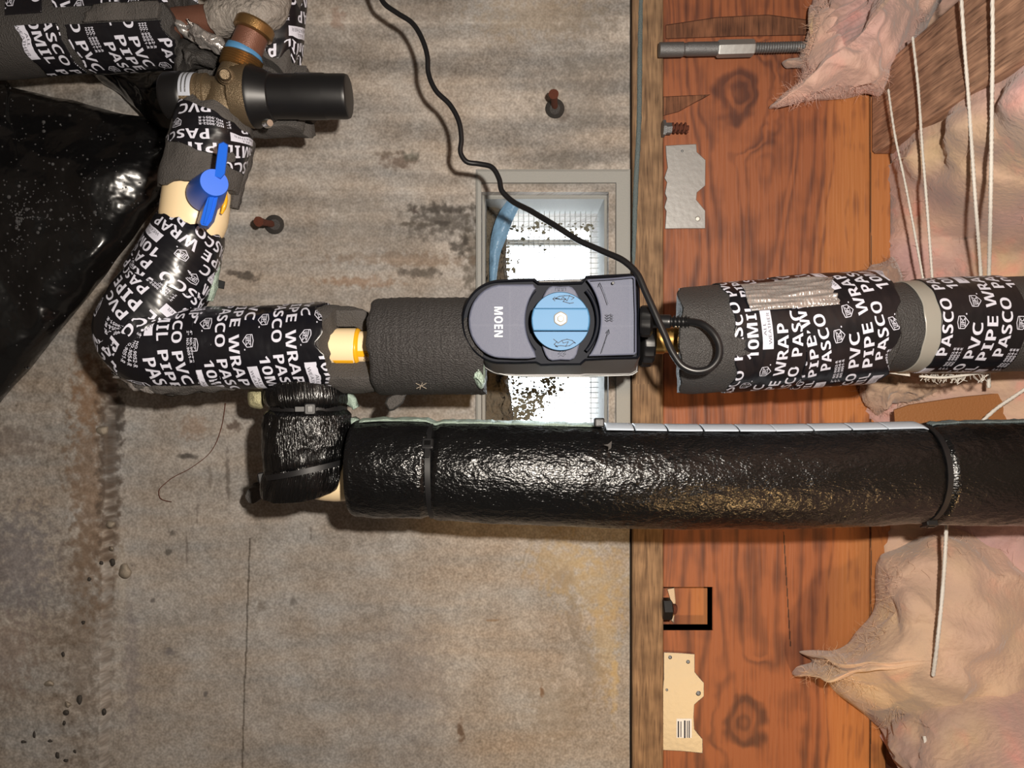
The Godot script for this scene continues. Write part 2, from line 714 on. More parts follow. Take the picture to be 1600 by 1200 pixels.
func concrete_image() -> Image:
	var W := 960
	var H := 1088
	var k := 1.25     # frame pixels to a texel; texel (0, 0) is frame (-100, -80)
	var a := grey(W, H, 0.012, 0, 4, 3)
	var b := grey(W, H, 0.075, 0, 4, 9)
	var c := stretched(W, H, 60, 540, 0.05, 4, 21)
	var e := grey(W, H, 0.25, 0, 2, 33)
	var out := PackedByteArray()
	out.resize(W * H * 3)
	var st := PackedFloat32Array()
	st.resize(W * H * 4)
	for q in STAINS:
		var cx: float = (q[0] + 100.0) / k
		var cy: float = (q[1] + 80.0) / k
		var rx: float = q[2] / k
		var ry: float = q[3] / k
		for y in range(maxi(0, int(cy - ry * 1.6)), mini(H, int(cy + ry * 1.6) + 1)):
			for x in range(maxi(0, int(cx - rx * 1.6)), mini(W, int(cx + rx * 1.6) + 1)):
				var i := y * W + x
				var d := Vector2((x - cx) / rx, (y - cy) / ry).length() + (b[i] - 128) / 150.0 + (a[i] - 128) / 500.0
				var s: float = clampf((1.1 - d) * 1.5, 0.0, 1.0) * q[7] * 0.75
				if s > 0.0:
					var o := i * 4
					var keep := 1.0 - s
					st[o] = st[o] * keep + q[4] * s
					st[o + 1] = st[o + 1] * keep + q[5] * s
					st[o + 2] = st[o + 2] * keep + q[6] * s
					st[o + 3] = st[o + 3] * keep + s
	for y in H:
		var py := y * k - 80.0
		var streak := clampf((500.0 - py) / 160.0, 0.12, 1.0)
		var lines := 0.0
		if py < 470.0:
			for l in [35.0, 78.0, 178.0, 268.0, 300.0, 333.0, 405.0]:
				lines = maxf(lines, 1.0 - absf(py - l) / 3.0)
		for x in W:
			var i := y * W + x
			var g := 144.0 + (a[i] - 128) * 0.13 + (b[i] - 128) * 0.13 + (c[i] - 128) * 0.20 * streak + (e[i] - 128) * 0.20 + lines * 9.0 * (a[i] / 128.0)
			if b[i] < 44 and e[i] < 105:
				g -= 22.0
			var px := x * k - 100.0
			var seam := px - (391.0 - (py - 800.0) * 0.033)
			if py > 840.0 and absf(seam) < 1.3:
				g -= 46.0
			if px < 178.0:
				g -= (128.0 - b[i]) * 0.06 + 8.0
			var wm := (c[i] - a[i]) * 0.03
			var o := i * 4
			var keep := 1.0 - st[o + 3]
			out[i * 3] = clampi(int((g + 2.0 + wm) * keep + st[o]), 0, 255)
			out[i * 3 + 1] = clampi(int((g - 4.5) * keep + st[o + 1]), 0, 255)
			out[i * 3 + 2] = clampi(int((g - 11.5 - wm) * keep + st[o + 2]), 0, 255)
	return Image.create_from_data(W, H, false, Image.FORMAT_RGB8, out)


func rim_image() -> Image:      # frame x 1025..1425, y -60..1260; the grain runs down the picture
	var W := 400
	var H := 1320
	var wob := stretched(W, H, 100, 90, 0.035, 3, 4)
	var fine := stretched(W, H, 400, 60, 0.16, 3, 8)
	var blot := grey(W, H, 0.012, 0, 3, 15)
	var out := PackedByteArray()
	out.resize(W * H * 3)
	var knots := [Vector3(1148, 147, 31), Vector3(1165, 1128, 30)]
	for y in H:
		var py := y - 60.0
		for x in W:
			var px := x + 1025.0
			var i := y * W + x
			var dx := px - 1188.0 + (wob[i] - 128) * 0.14
			var r := sqrt(dx * dx + 120.0)
			if py < 430.0:
				r -= (430.0 - py) * 0.25 * exp(-absf(dx) / 70.0)
			var knot := 0.0
			for q in knots:
				var d := Vector2((px - q.x) * 1.0, (py - q.y) * 0.82).length() + (wob[i] - 128) * 0.05 + (blot[i] - 128) * 0.12
				var w := smoothstep(95.0, 38.0, d)
				r = lerpf(r, d * 1.1, w)
				knot = maxf(knot, smoothstep(q.z + 3.0, q.z - 3.0, d) * 0.35)
				knot = maxf(knot, smoothstep(9.0, 0.0, absf(d - q.z)) * 0.55)
			var ph := r * 0.24 + 2.4 * N1.get_noise_1d(r * 0.021)
			var band := 0.5 + 0.5 * sin(ph)
			band = band * band * (0.35 + 0.65 * clampf(0.5 + 1.1 * N1.get_noise_2d(r * 0.018, 77.0), 0.0, 1.0))
			if absf(dx) > 110.0:
				band = lerpf(band, 0.5 + 0.5 * sin(r * 0.62 + 1.5 * N1.get_noise_1d(r * 0.05)), 0.5 * smoothstep(110.0, 135.0, absf(dx)))
			var dark := band * 0.62 + (fine[i] - 128) / 520.0 + (128 - blot[i]) / 260.0
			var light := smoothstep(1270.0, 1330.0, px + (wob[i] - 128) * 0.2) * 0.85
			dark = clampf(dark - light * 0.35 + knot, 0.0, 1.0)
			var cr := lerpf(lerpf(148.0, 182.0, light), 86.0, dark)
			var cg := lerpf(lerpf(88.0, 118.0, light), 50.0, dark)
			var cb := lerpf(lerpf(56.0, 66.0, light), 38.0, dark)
			if absf(px - 1359.0 + (wob[i] - 128) * 0.02) < 1.0 or (absf(px - (1222.0 + (py - 800.0) * 0.06)) < 0.9 and py > 830.0 and py < 1010.0):
				cr *= 0.45
				cg *= 0.45
				cb *= 0.45
			out[i * 3] = clampi(int(cr), 0, 255)
			out[i * 3 + 1] = clampi(int(cg), 0, 255)
			out[i * 3 + 2] = clampi(int(cb), 0, 255)
	return Image.create_from_data(W, H, false, Image.FORMAT_RGB8, out)


func timber_image() -> Image:     # weathered plank, grain along u, 0.5 m by 0.125 m, mirrored at the ends by repeat
	var W := 1024
	var H := 256
	var a := stretched(W, H, 90, 256, 0.07, 3, 41)
	var b := stretched(W, H, 60, 256, 0.22, 3, 43)
	var c := grey(W, H, 0.014, 0, 3, 45)
	var out := PackedByteArray()
	out.resize(W * H * 3)
	for i in W * H:
		var g := (a[i] - 128) * 0.20 + (b[i] - 128) * 0.20 + (c[i] - 128) * 0.25
		if b[i] < 70:
			g -= 14.0
		out[i * 3] = clampi(int(168.0 + g), 0, 255)
		out[i * 3 + 1] = clampi(int(142.0 + g * 0.9), 0, 255)
		out[i * 3 + 2] = clampi(int(118.0 + g * 0.75), 0, 255)
	return Image.create_from_data(W, H, false, Image.FORMAT_RGB8, out)


# the printed tape: 240 mm along the words, four lines over 48 mm
const TW := 2048
const TH := 512
var cov := PackedByteArray()


func ras(a: Vector2, b: Vector2, c: Vector2, value := 255) -> void:
	var area := (b - a).cross(c - a)
	if absf(area) < 1e-6:
		return
	var x0 := maxi(0, int(floor(minf(a.x, minf(b.x, c.x)))))
	var x1 := mini(TW - 1, int(ceil(maxf(a.x, maxf(b.x, c.x)))))
	var y0 := maxi(0, int(floor(minf(a.y, minf(b.y, c.y)))))
	var y1 := mini(TH - 1, int(ceil(maxf(a.y, maxf(b.y, c.y)))))
	var sg := signf(area)
	for y in range(y0, y1 + 1):
		for x in range(x0, x1 + 1):
			var p := Vector2(x + 0.5, y + 0.5)
			if (b - a).cross(p - a) * sg >= 0.0 and (c - b).cross(p - b) * sg >= 0.0 and (a - c).cross(p - c) * sg >= 0.0:
				cov[y * TW + x] = value


func word(t: String, x: float, row: float, w: float, cap: float, value := 255, bold := 700) -> void:   # millimetres
	var f := SystemFont.new()
	f.font_names = PackedStringArray(["Droid Sans"])
	f.font_weight = bold
	var tm := TextMesh.new()
	tm.font = f
	tm.text = t
	tm.font_size = 24
	tm.depth = 0.01
	var bb := tm.get_aabb()
	var ar := tm.get_mesh_arrays()
	var vv: PackedVector3Array = ar[Mesh.ARRAY_VERTEX]
	var ii: PackedInt32Array = ar[Mesh.ARRAY_INDEX]
	var kx := TW / 240.0
	var ky := TH / 48.0
	var q := PackedVector2Array()
	for p in vv:
		q.append(Vector2((x + (p.x - bb.position.x) / bb.size.x * w) * kx, (row + cap * (1.0 - (p.y - bb.position.y) / bb.size.y)) * ky))
	for i in ii.size() / 3:
		if vv[ii[i * 3]].z > 0.0 and vv[ii[i * 3 + 1]].z > 0.0 and vv[ii[i * 3 + 2]].z > 0.0:
			ras(q[ii[i * 3]], q[ii[i * 3 + 1]], q[ii[i * 3 + 2]], value)


func line(a: Vector2, b: Vector2, w: float) -> void:     # millimetres
	var s := Vector2(TW / 240.0, TH / 48.0)
	var t := (b - a).normalized().orthogonal() * w * 0.5
	ras((a - t) * s, (b - t) * s, (b + t) * s)
	ras((a - t) * s, (b + t) * s, (a + t) * s)


func shield(x: float, row: float) -> void:
	var o := [Vector2(0, 1), Vector2(5, 0), Vector2(10, 1), Vector2(10, 5.5), Vector2(5, 9), Vector2(0, 5.5), Vector2(0, 1)]
	for i in 6:
		line(Vector2(x, row) + o[i], Vector2(x, row) + o[i + 1], 0.6)
	word("UPC", x + 1.6, row + 2.8, 6.8, 3.0)
	line(Vector2(x, row + 2.2), Vector2(x + 10, row + 2.2), 0.4)
	line(Vector2(x + 0.6, row + 6.2), Vector2(x + 9.4, row + 6.2), 0.4)
	line(Vector2(x + 11.2, row + 7.5), Vector2(x + 12.4, row + 7.5), 0.9)


func small_print(x: float, row: float) -> void:
	word("2\"  NO.9052-R", x, row + 0.4, 28.0, 2.0)
	word("4\"  NO.9054-R", x, row + 3.2, 28.0, 2.0)
	word("2\"  NO.9051-R", x, row + 6.0, 28.0, 2.0)


func weather_box(x: float, row: float) -> void:
	var s := Vector2(TW / 240.0, TH / 48.0)
	var a := Vector2(x, row) * s
	var b := Vector2(x + 34, row + 8.6) * s
	ras(a, Vector2(b.x, a.y), b)
	ras(a, b, Vector2(a.x, b.y))
	word("ALL", x + 11, row + 1.2, 11.0, 2.4, 60, 400)
	word("WEATHER", x + 4, row + 4.9, 26.0, 2.4, 60, 400)


func tape_image() -> Image:
	cov.resize(TW * TH)
	cov.fill(0)
	for k in 2:
		var y := 1.6 + 24.0 * k
		var s := 120.0 * k
		for lap in [-240.0, 0.0]:
			var x: float = s + lap
			word("PASCO", x + 2, y, 50, 8.8)
			word("PVC", x + 59, y, 32, 8.8)
			shield(x + 104, y)
			weather_box(x + 130, y)
			word("PASCO", x + 182, y, 50, 8.8)
			word("10MIL", x + 2, y + 12, 47, 8.8)
			word("PIPE", x + 57, y + 12, 39, 8.8)
			word("WRAP", x + 103, y + 12, 47, 8.8)
			small_print(x + 162, y + 12)
			shield(x + 206, y + 12)
	var out := PackedByteArray()
	out.resize(TW * TH * 3)
	for i in TW * TH:
		var t := cov[i] / 255.0
		out[i * 3] = int(lerpf(17, 205, t))
		out[i * 3 + 1] = int(lerpf(17, 207, t))
		out[i * 3 + 2] = int(lerpf(22, 222, t))
	return Image.create_from_data(TW, TH, false, Image.FORMAT_RGB8, out)


func materials() -> void:
	var fine := noise_tex(0.11, 0, 4, 2)
	var cells := noise_tex(0.045, 1, 2, 6, 512, 14.0)
	var wide := noise_tex(0.02, 0, 5, 3)
	M.fine = fine
	M.cells = cells
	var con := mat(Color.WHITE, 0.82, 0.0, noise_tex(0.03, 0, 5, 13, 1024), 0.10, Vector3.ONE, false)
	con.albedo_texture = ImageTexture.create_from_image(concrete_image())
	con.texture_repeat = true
	M.concrete = con
	M.mortar = mat(sr(148, 149, 146), 0.75, 0.0, fine, 0.03, Vector3(8, 8, 8))
	M.earth = mat(sr(92, 84, 76), 0.95, 0.0, wide, 0.8, Vector3(3, 3, 3))
	M.board = mat(sr(112, 96, 78), 0.85, 0.0, wide, 0.2, Vector3(3, 3, 3))
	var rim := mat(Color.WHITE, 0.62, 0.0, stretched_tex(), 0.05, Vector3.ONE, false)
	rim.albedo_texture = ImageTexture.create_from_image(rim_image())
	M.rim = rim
	var tim := mat(sr(196, 186, 170), 0.85, 0.0, null, 0.05, Vector3(2, 8, 1), false)
	tim.albedo_texture = ImageTexture.create_from_image(timber_image())
	tim.heightmap_enabled = true
	tim.heightmap_texture = tim.albedo_texture
	tim.heightmap_scale = 0.06
	M.sill = tim
	var joist: StandardMaterial3D = tim.duplicate()
	joist.albedo_color = sr(246, 228, 226)
	M.joist = joist
	var dark: StandardMaterial3D = tim.duplicate()
	dark.albedo_color = sr(122, 84, 68)
	M.dark_timber = dark
	var shim: StandardMaterial3D = tim.duplicate()
	shim.albedo_color = sr(170, 134, 116)
	M.shim = shim
	var tape := mat(Color.WHITE, 0.30, 0.0, null, 0.05, Vector3.ONE, false)
	tape.albedo_texture = ImageTexture.create_from_image(tape_image())
	tape.normal_enabled = true
	tape.normal_texture = noise_tex(0.012, 0, 3, 17, 256, 0.0, true)
	tape.normal_scale = 0.25
	M.tape = tape
	M.foam = mat(sr(56, 54, 53), 0.62, 0.0, cells, 0.10, Vector3(34, 34, 34))
	M.foam_dark = mat(sr(46, 44, 44), 0.52, 0.0, cells, 0.10, Vector3(40, 22, 40), false)
	M.foam_torn = mat(sr(74, 71, 69), 0.85, 0.0, cells, 0.12, Vector3(30, 30, 30))
	M.grey_foam = mat(sr(58, 57, 57), 0.50, 0.0, cells, 0.11, Vector3(34, 34, 34))
	var blk := mat(sr(11, 11, 12), 0.20, 0.0, noise_tex(0.05, 1, 2, 23, 512, 18.0), 0.045, Vector3(20, 11, 1), false)
	M.black_foam = blk
	M.black_wrinkle = mat(sr(11, 11, 12), 0.20, 0.0, noise_tex(0.04, 0, 3, 29, 512, 10.0), 0.08, Vector3(26, 5, 1), false)
	M.black_plastic = mat(sr(15, 15, 17), 0.42)
	M.tie = mat(sr(18, 18, 20), 0.5)
	M.cable = mat(sr(20, 20, 22), 0.36)
	M.cream = mat(sr(238, 214, 172), 0.35)
	M.glue = mat(sr(232, 170, 30), 0.3)
	M.blue = mat(sr(30, 98, 214), 0.38)
	M.sheet = mat(sr(14, 14, 15), 0.22, 0.0, noise_tex(0.012, 0, 4, 37), 0.35, Vector3(3, 3, 3))
	M.drop = mat(sr(70, 70, 72), 0.05)
	M.brass = mat(sr(150, 118, 76), 0.36, 0.85, fine, 0.02, Vector3(20, 20, 20))
	M.bronze = mat(sr(112, 97, 76), 0.42, 0.6, fine, 0.05, Vector3(20, 20, 20))
	M.gold = mat(sr(196, 156, 92), 0.34, 0.9)
	M.copper = mat(sr(112, 76, 62), 0.45, 0.35, fine, 0.03, Vector3(20, 20, 20))
	M.solder = mat(sr(138, 132, 126), 0.7, 0.3, wide, 0.25, Vector3(14, 14, 14))
	M.rust = mat(sr(96, 50, 34), 0.85, 0.1, fine, 0.08, Vector3(30, 30, 30))
	M.galv = mat(sr(172, 174, 174), 0.50, 0.80, wide, 0.012, Vector3(10, 10, 10))
	M.steel = mat(sr(120, 122, 124), 0.5, 0.7, fine, 0.04, Vector3(20, 20, 20))
	M.chrome = mat(sr(205, 205, 200), 0.25, 1.0)
	M.navy = mat(sr(17, 21, 31), 0.6)
	M.navy.metallic_specular = 0.3
	M.navy.metallic_specular = 0.3
	M.case = mat(sr(84, 82, 82), 0.38)
	M.lobed = mat(sr(176, 174, 168), 0.5, 0.35)
	M.panel = mat(sr(88, 93, 112), 0.55, 0.0, fine, 0.012, Vector3(30, 30, 30))
	M.dial = mat(sr(70, 124, 168), 0.55)
	M.ink = mat(sr(30, 42, 62), 0.6)
	M.white = mat(sr(225, 228, 232), 0.5)
	M.silver_tape = mat(sr(186, 182, 180), 0.30, 0.7, noise_tex(0.02, 0, 3, 61), 0.06, Vector3(10, 30, 1), false)
	M.clear_tape = mat(sr(150, 148, 140), 0.35, 0.1)
	M.foil = mat(sr(168, 188, 176), 0.35, 0.35, fine, 0.1, Vector3(20, 20, 20))
	M.seam = mat(sr(196, 208, 222), 0.3)
	M.label = mat(sr(176, 182, 194), 0.5)
	M.twine = mat(sr(226, 222, 214), 0.8, 0.0, fine, 0.04, Vector3(60, 60, 60))
	var wool := mat(Color.WHITE, 1.0, 0.0, wide, 0.12, Vector3(12, 12, 12))
	wool.vertex_color_use_as_albedo = true
	wool.rim_enabled = true
	wool.rim = 0.6
	wool.rim_tint = 0.6
	wool.backlight_enabled = true
	wool.backlight = Color(0.22, 0.18, 0.15)
	M.wool = wool
	var fibre := mat(Color.WHITE, 1.0)
	fibre.vertex_color_use_as_albedo = true
	M.fibre = fibre
	M.dirt = mat(sr(92, 84, 72), 0.95, 0.0, wide, 0.3, Vector3(14, 14, 14))
	M.leaf = mat(sr(96, 92, 78), 0.85)
	M.leaf.backlight_enabled = true
	M.leaf.backlight = Color(0.12, 0.13, 0.10)
	M.stone = mat(sr(150, 140, 126), 0.8, 0.0, fine, 0.05, Vector3(14, 14, 14))
	M.dark_stone = mat(sr(60, 56, 52), 0.8, 0.0, fine, 0.05, Vector3(14, 14, 14))
	var film := mat(sr(120, 158, 190), 0.35, 0.0, wide, 0.2, Vector3(10, 10, 10))
	film.backlight_enabled = true
	film.backlight = Color(0.3, 0.42, 0.5)
	M.film = film
	M.gasket = mat(sr(96, 108, 110), 0.85, 0.0, fine, 0.1, Vector3(10, 10, 10))
	M.rag = mat(sr(196, 190, 150), 0.9, 0.0, fine, 0.2, Vector3(16, 16, 16))


func stretched_tex() -> ImageTexture:
	var d := stretched(400, 1320, 400, 60, 0.16, 3, 8)
	return ImageTexture.create_from_image(Image.create_from_data(400, 1320, false, Image.FORMAT_L8, d))


# ------------------------------------------------------------------ the setting
func wall_uv(p: Vector3) -> Vector2:
	var px := 800.0 + (p.y - Y0) * F / D
	var py := 600.0 + p.x * F / D
	return Vector2((px + 100.0) / 1200.0, (py + 80.0) / 1360.0)


func relief(mb: MB, x0: float, x1: float, y0: float, y1: float, z: Callable, nx: int, ny: int) -> void:
	var first := mb.v.size()
	for i in nx + 1:
		for j in ny + 1:
			var x := lerpf(x0, x1, float(i) / nx)
			var y := lerpf(y0, y1, float(j) / ny)
			var p := Vector3(x, y, z.call(x, y))
			mb.vert(p, wall_uv(p))
	for i in nx:
		for j in ny:
			var a := first + i * (ny + 1) + j
			mb.quad(a, a + ny + 1, a + ny + 2, a + 1)


func px2x(py: float) -> float:
	return (py - 600.0) / F * D


func px2y(px: float) -> float:
	return Y0 + (px - 800.0) / F * D


func setting() -> void:
	var top := px2y(984.0)
	var hx0 := px2x(300.0)
	var hx1 := px2x(766.0)
	var hy0 := px2y(752.0)
	var hy1 := px2y(951.0)
	# the concrete: front face with a little relief, opening for the vent, 0.2 m thick
	var w := MB.new()
	var z := func(x: float, y: float) -> float:
		return NZ.get_noise_2d(x * 9.0, y * 9.0) * 0.0022 + NZ.get_noise_2d(x * 50.0, y * 50.0) * 0.0007
	var z0 := func(_x: float, _y: float) -> float: return -0.2
	var cuts := [[-1.6, hx0, 0.0, top, 160, 170], [hx1, 1.6, 0.0, top, 160, 170], [hx0, hx1, 0.0, hy0, 60, 120], [hx0, hx1, hy1, top, 60, 8]]
	for c in cuts:
		relief(w, c[0], c[1], c[2], c[3], z, c[4], c[5])
	# back, edges and the sides of the opening
	for c in cuts:
		var q := [Vector3(c[0], c[2], -0.2), Vector3(c[0], c[3], -0.2), Vector3(c[1], c[3], -0.2), Vector3(c[1], c[2], -0.2)]
		w.face(PackedVector3Array(q), PackedVector2Array([wall_uv(q[0]), wall_uv(q[1]), wall_uv(q[2]), wall_uv(q[3])]))
	var sides := [[Vector3(hx0, hy0, 0), Vector3(hx0, hy1, 0)], [Vector3(hx0, hy1, 0), Vector3(hx1, hy1, 0)], [Vector3(hx1, hy1, 0), Vector3(hx1, hy0, 0)], [Vector3(hx1, hy0, 0), Vector3(hx0, hy0, 0)], [Vector3(-1.6, top, 0), Vector3(1.6, top, 0)]]
	for s in sides:
		var a: Vector3 = s[0]
		var b: Vector3 = s[1]
		var q := [a, b, b + Vector3(0, 0, -0.2), a + Vector3(0, 0, -0.2)]
		if s == sides[4]:
			q = [a, a + Vector3(0, 0, -0.2), b + Vector3(0, 0, -0.2), b]
			q.reverse()
		w.face(PackedVector3Array(q), PackedVector2Array([wall_uv(a), wall_uv(b), wall_uv(b + Vector3(0, 0.08, 0)), wall_uv(a + Vector3(0, 0.08, 0))]))
	var wall := obj("wall_back", w, M.concrete)
	tag(wall, "grey board-marked concrete foundation wall with stains and a vent opening", "wall", "", "structure")
	# the rough lip where the lower pour stands out, with pebbles in it
	var f := MB.new()
	var zf := func(x: float, y: float) -> float:
		var px := 800.0 + (y - Y0) * F / D
		var py := 600.0 + x * F / D
		var e := 181.0 - (py - 620.0) * 0.022 + 2.0 * NS.get_noise_1d(x * 14.0)
		var t := smoothstep(e + 2.5, e - 5.0, px)
		var rough := smoothstep(95.0, 150.0, px)
		return 0.014 * t - 0.003 + (0.0003 + rough * 0.0010 * t) * NZ.get_noise_2d(x * 40.0, y * 40.0)
	relief(f, -1.6, 1.6, 0.0, px2y(192.0), zf, 1300, 130)
	var lip := obj("footing_lip", f, M.concrete, wall)
	lip.position = -wall.position
	for q in [[160, 672, 10, 8], [173, 820, 8, 6], [196, 893, 10, 12], [76, 1068, 9, 6], [106, 1101, 6, 6], [174, 857, 4, 4]]:
		var m := MB.new()
		pillow(m, pebble(q[0], q[1], q[2], q[3]), Vector2(q[0], q[1]), 0.010, 0.007, 0.001, 60.0, {"rings": 6, "each": 3})
		var s := obj("pebble", m, M.stone, wall)
		s.position = -wall.position
	for q in [[176, 878, 5, 6], [158, 880, 4, 4], [123, 1093, 6, 9], [103, 1113, 6, 5], [53, 1148, 3, 7], [37, 1159, 6, 3], [98, 1023, 4, 6], [100, 1130, 3, 5], [78, 1158, 5, 3], [90, 1180, 4, 6], [117, 1174, 3, 4], [103, 1188, 5, 3], [140, 905, 4, 4], [130, 973, 4, 4], [163, 1113, 4, 6]]:
		var m := MB.new()
		pillow(m, pebble(q[0], q[1], q[2], q[3]), Vector2(q[0], q[1]), 0.009, 0.005, 0.001, 60.0, {"rings": 5, "each": 3})
		var s := obj("pebble", m, M.dark_stone, wall)
		s.position = -wall.position
	# the rest of the crawl space, behind and round the camera
	var g := MB.new()
	box(g, Vector3(-1.8, -0.1, -0.4), Vector3(1.8, 0.0, 2.2), 0)
	tag(obj("floor", g, M.earth), "bare earth floor of the crawl space", "floor", "", "structure")
	g = MB.new()
	box(g, Vector3(-1.8, px2y(800.0) + 0.66, -0.4), Vector3(1.8, px2y(800.0) + 0.70, 2.2), 0)
	tag(obj("ceiling", g, M.board), "boarded subfloor above the joists", "ceiling", "", "structure")
	for q in [["wall_left", Vector3(-1.8, 0, -0.2), Vector3(-1.6, 1.31, 2.0), "concrete side wall above the picture"], ["wall_right", Vector3(1.6, 0, -0.2), Vector3(1.8, 1.31, 2.0), "concrete side wall below the picture"], ["wall_front", Vector3(-1.8, 0, 2.0), Vector3(1.8, 1.31, 2.2), "concrete wall behind the viewer"]]:
		g = MB.new()
		box(g, q[1], q[2], 0)
		tag(obj(q[0], g, M.mortar), q[3], "wall", "", "structure")


func pebble(px: float, py: float, rx: float, ry: float) -> Array:
	var r := []
	for i in 9:
		var a := TAU * i / 9.0
		r.append(Vector2(px, py) + Vector2(cos(a) * rx, sin(a) * ry) * rng.randf_range(0.75, 1.15))
	return r


func vent() -> void:
	var w := thing("window_1", "small foundation vent with stepped grey frame, wire screen and white daylight", "window", "", "structure")
	# stepped frame: rings of rectangles from the wall's face inwards
	var m := MB.new()
	var steps := [[744, 266, 984, 790, -0.004], [744, 266, 984, 790, 0.0035], [747, 270, 979, 786, 0.005], [752, 287, 962, 768, 0.0045], [753, 288, 960, 767, -0.012], [757, 302, 951, 752, -0.014], [758, 305, 947, 749, -0.016], [759, 307, 947, 747, -0.078]]
	var rows := []
	m.crease = 25.0
	for s in steps:
		var row := []
		for c in [[s[0], s[1]], [s[0], s[3]], [s[2], s[3]], [s[2], s[1]]]:
			var x := px2x(c[1])
			var y := px2y(c[0])
			row.append(m.vert(Vector3(x, y, s[4]), Vector2(x, y)))
		rows.append(row)
	for i in rows.size() - 1:
		for j in 4:
			var k := (j + 1) % 4
			m.quad(rows[i][k], rows[i][j], rows[i + 1][j], rows[i + 1][k])
	obj("vent_frame", m, M.mortar, w)
	# hardware cloth
	m = MB.new()
	var x0 := px2x(306.0)
	var x1 := px2x(748.0)
	var y0 := px2y(758.0)
	var y1 := px2y(948.0)
	var zs := -0.070
	var kx := int((x1 - x0) / 0.00635)
	for i in range(1, kx):
		var x := x0 + i * 0.00635
		sweep(m, PackedVector3Array([Vector3(x, y0, zs), Vector3(x, (y0 + y1) / 2, zs + 0.0006), Vector3(x, y1, zs)]), PackedFloat32Array([0.0004, 0.0004, 0.0004]), {"seg": 4, "step": 0.1, "cap0": false, "cap1": false})
	for i in range(1, int((y1 - y0) / 0.00635)):
		var y := y0 + i * 0.00635
		sweep(m, PackedVector3Array([Vector3(x0, y, zs), Vector3((x0 + x1) / 2, y, zs - 0.0006), Vector3(x1, y, zs)]), PackedFloat32Array([0.0004, 0.0004, 0.0004]), {"seg": 4, "step": 0.1, "cap0": false, "cap1": false})
	var scr := obj("wire_screen", m, M.galv, w)
	scr.set_meta("kind", "stuff")
	# the outer timber rail that crosses behind the screen near the top
	m = MB.new()
	box(m, Vector3(px2x(322.0), y0, -0.19), Vector3(px2x(334.0), y1, -0.178), 1)
	obj("screen_rail", m, M.mortar, w)
	settle(w)
	# dirt and leaf litter on the vent's ledge
	m = MB.new()
	pillow(m, v2([750, 320, 768, 312, 784, 330, 792, 352, 790, 390, 794, 440, 798, 500, 792, 560, 796, 610, 802, 650, 798, 700, 794, 745, 752, 748, 750, 600, 750, 440]), Vector2(768, 530), -0.062, 0.034, 0.010, 60.0, {"rings": 22, "each": 12, "pw": 4.0})
	tag(obj("leaf_litter", m, M.dirt), "dark dirt and leaf litter heaped on the ledge of the vent", "debris", "", "stuff")
	m = MB.new()
	for i in 900:
		var px := 782.0 + absf(rng.randfn(0.0, 14.0))
		var py := rng.randf_range(330.0, 740.0)
		if i > 330:
			var along := rng.randf()
			px = lerpf(878.0, 800.0, along) + rng.randfn(0.0, 9.0)
			py = lerpf(586.0, 668.0, along) + rng.randfn(0.0, 11.0)
			if i > 700:
				px = rng.randfn(812.0, 16.0)
				py = rng.randfn(632.0, 30.0)
		elif i > 250:
			px = rng.randf_range(800.0, 940.0)
			py = 326.0 + absf(rng.randfn(0.0, 16.0))
		if px < 752.0 or px > 944.0 or py > 745.0 or py < 312.0:
			continue
		var c := Vector3(px2x(py), px2y(px), -0.064 - rng.randf() * 0.004)
		var s := rng.randf_range(0.0006, 0.0034) * rng.randf_range(0.5, 1.2)
		var a := rng.randf() * TAU
		var pts := []
		for k in 5:
			var an := a + TAU * k / 5.0
			pts.append(m.vert(c + Vector3(cos(an) * s * rng.randf_range(0.3, 1.2), sin(an) * s * rng.randf_range(0.5, 1.3), rng.randf_range(-0.001, 0.001))))
		var top := m.vert(c + Vector3(0, 0, 0.001))
		for k in 5:
			m.tri(pts[k], pts[(k + 1) % 5], top)
	tag(obj("leaf_scraps", m, M.leaf), "scraps of dead leaf caught in the vent's wire screen", "debris", "", "stuff")
	# a strip of blue film at the lower corner of the vent
	m = MB.new()
	var lo := curve2(v2([792, 314, 777, 338, 768, 368, 765, 400, 765, 445]), 8, false)
	var hi := curve2(v2([812, 322, 801, 345, 792, 370, 781, 400, 775, 445]), 8, false)
	var rows2 := []
	for side in 2:
		for i in lo.size():
			var row := []
			for j in 9:
				var t := j / 8.0
				var q: Vector2 = lo[i].lerp(hi[i], t)
				var p := P(q.x, q.y, -0.022 + sin(t * PI) * 0.006 + 0.003 * NZ.get_noise_2d(q.x * 0.06, q.y * 0.03) - 0.0008 * side)
				row.append(m.vert(p))
			rows2.append(row)
	var nl := lo.size()
	for side in 2:
		for i in nl - 1:
			for j in 8:
				var r0: Array = rows2[side * nl + i]
				var r1: Array = rows2[side * nl + i + 1]
				if side == 0:
					m.quad(r0[j], r1[j], r1[j + 1], r0[j + 1])
				else:
					m.quad(r0[j + 1], r1[j + 1], r1[j], r0[j])
	tag(obj("blue_film_strip", m, M.film), "curled strip of pale blue plastic film at the lower corner of the vent", "plastic strip")


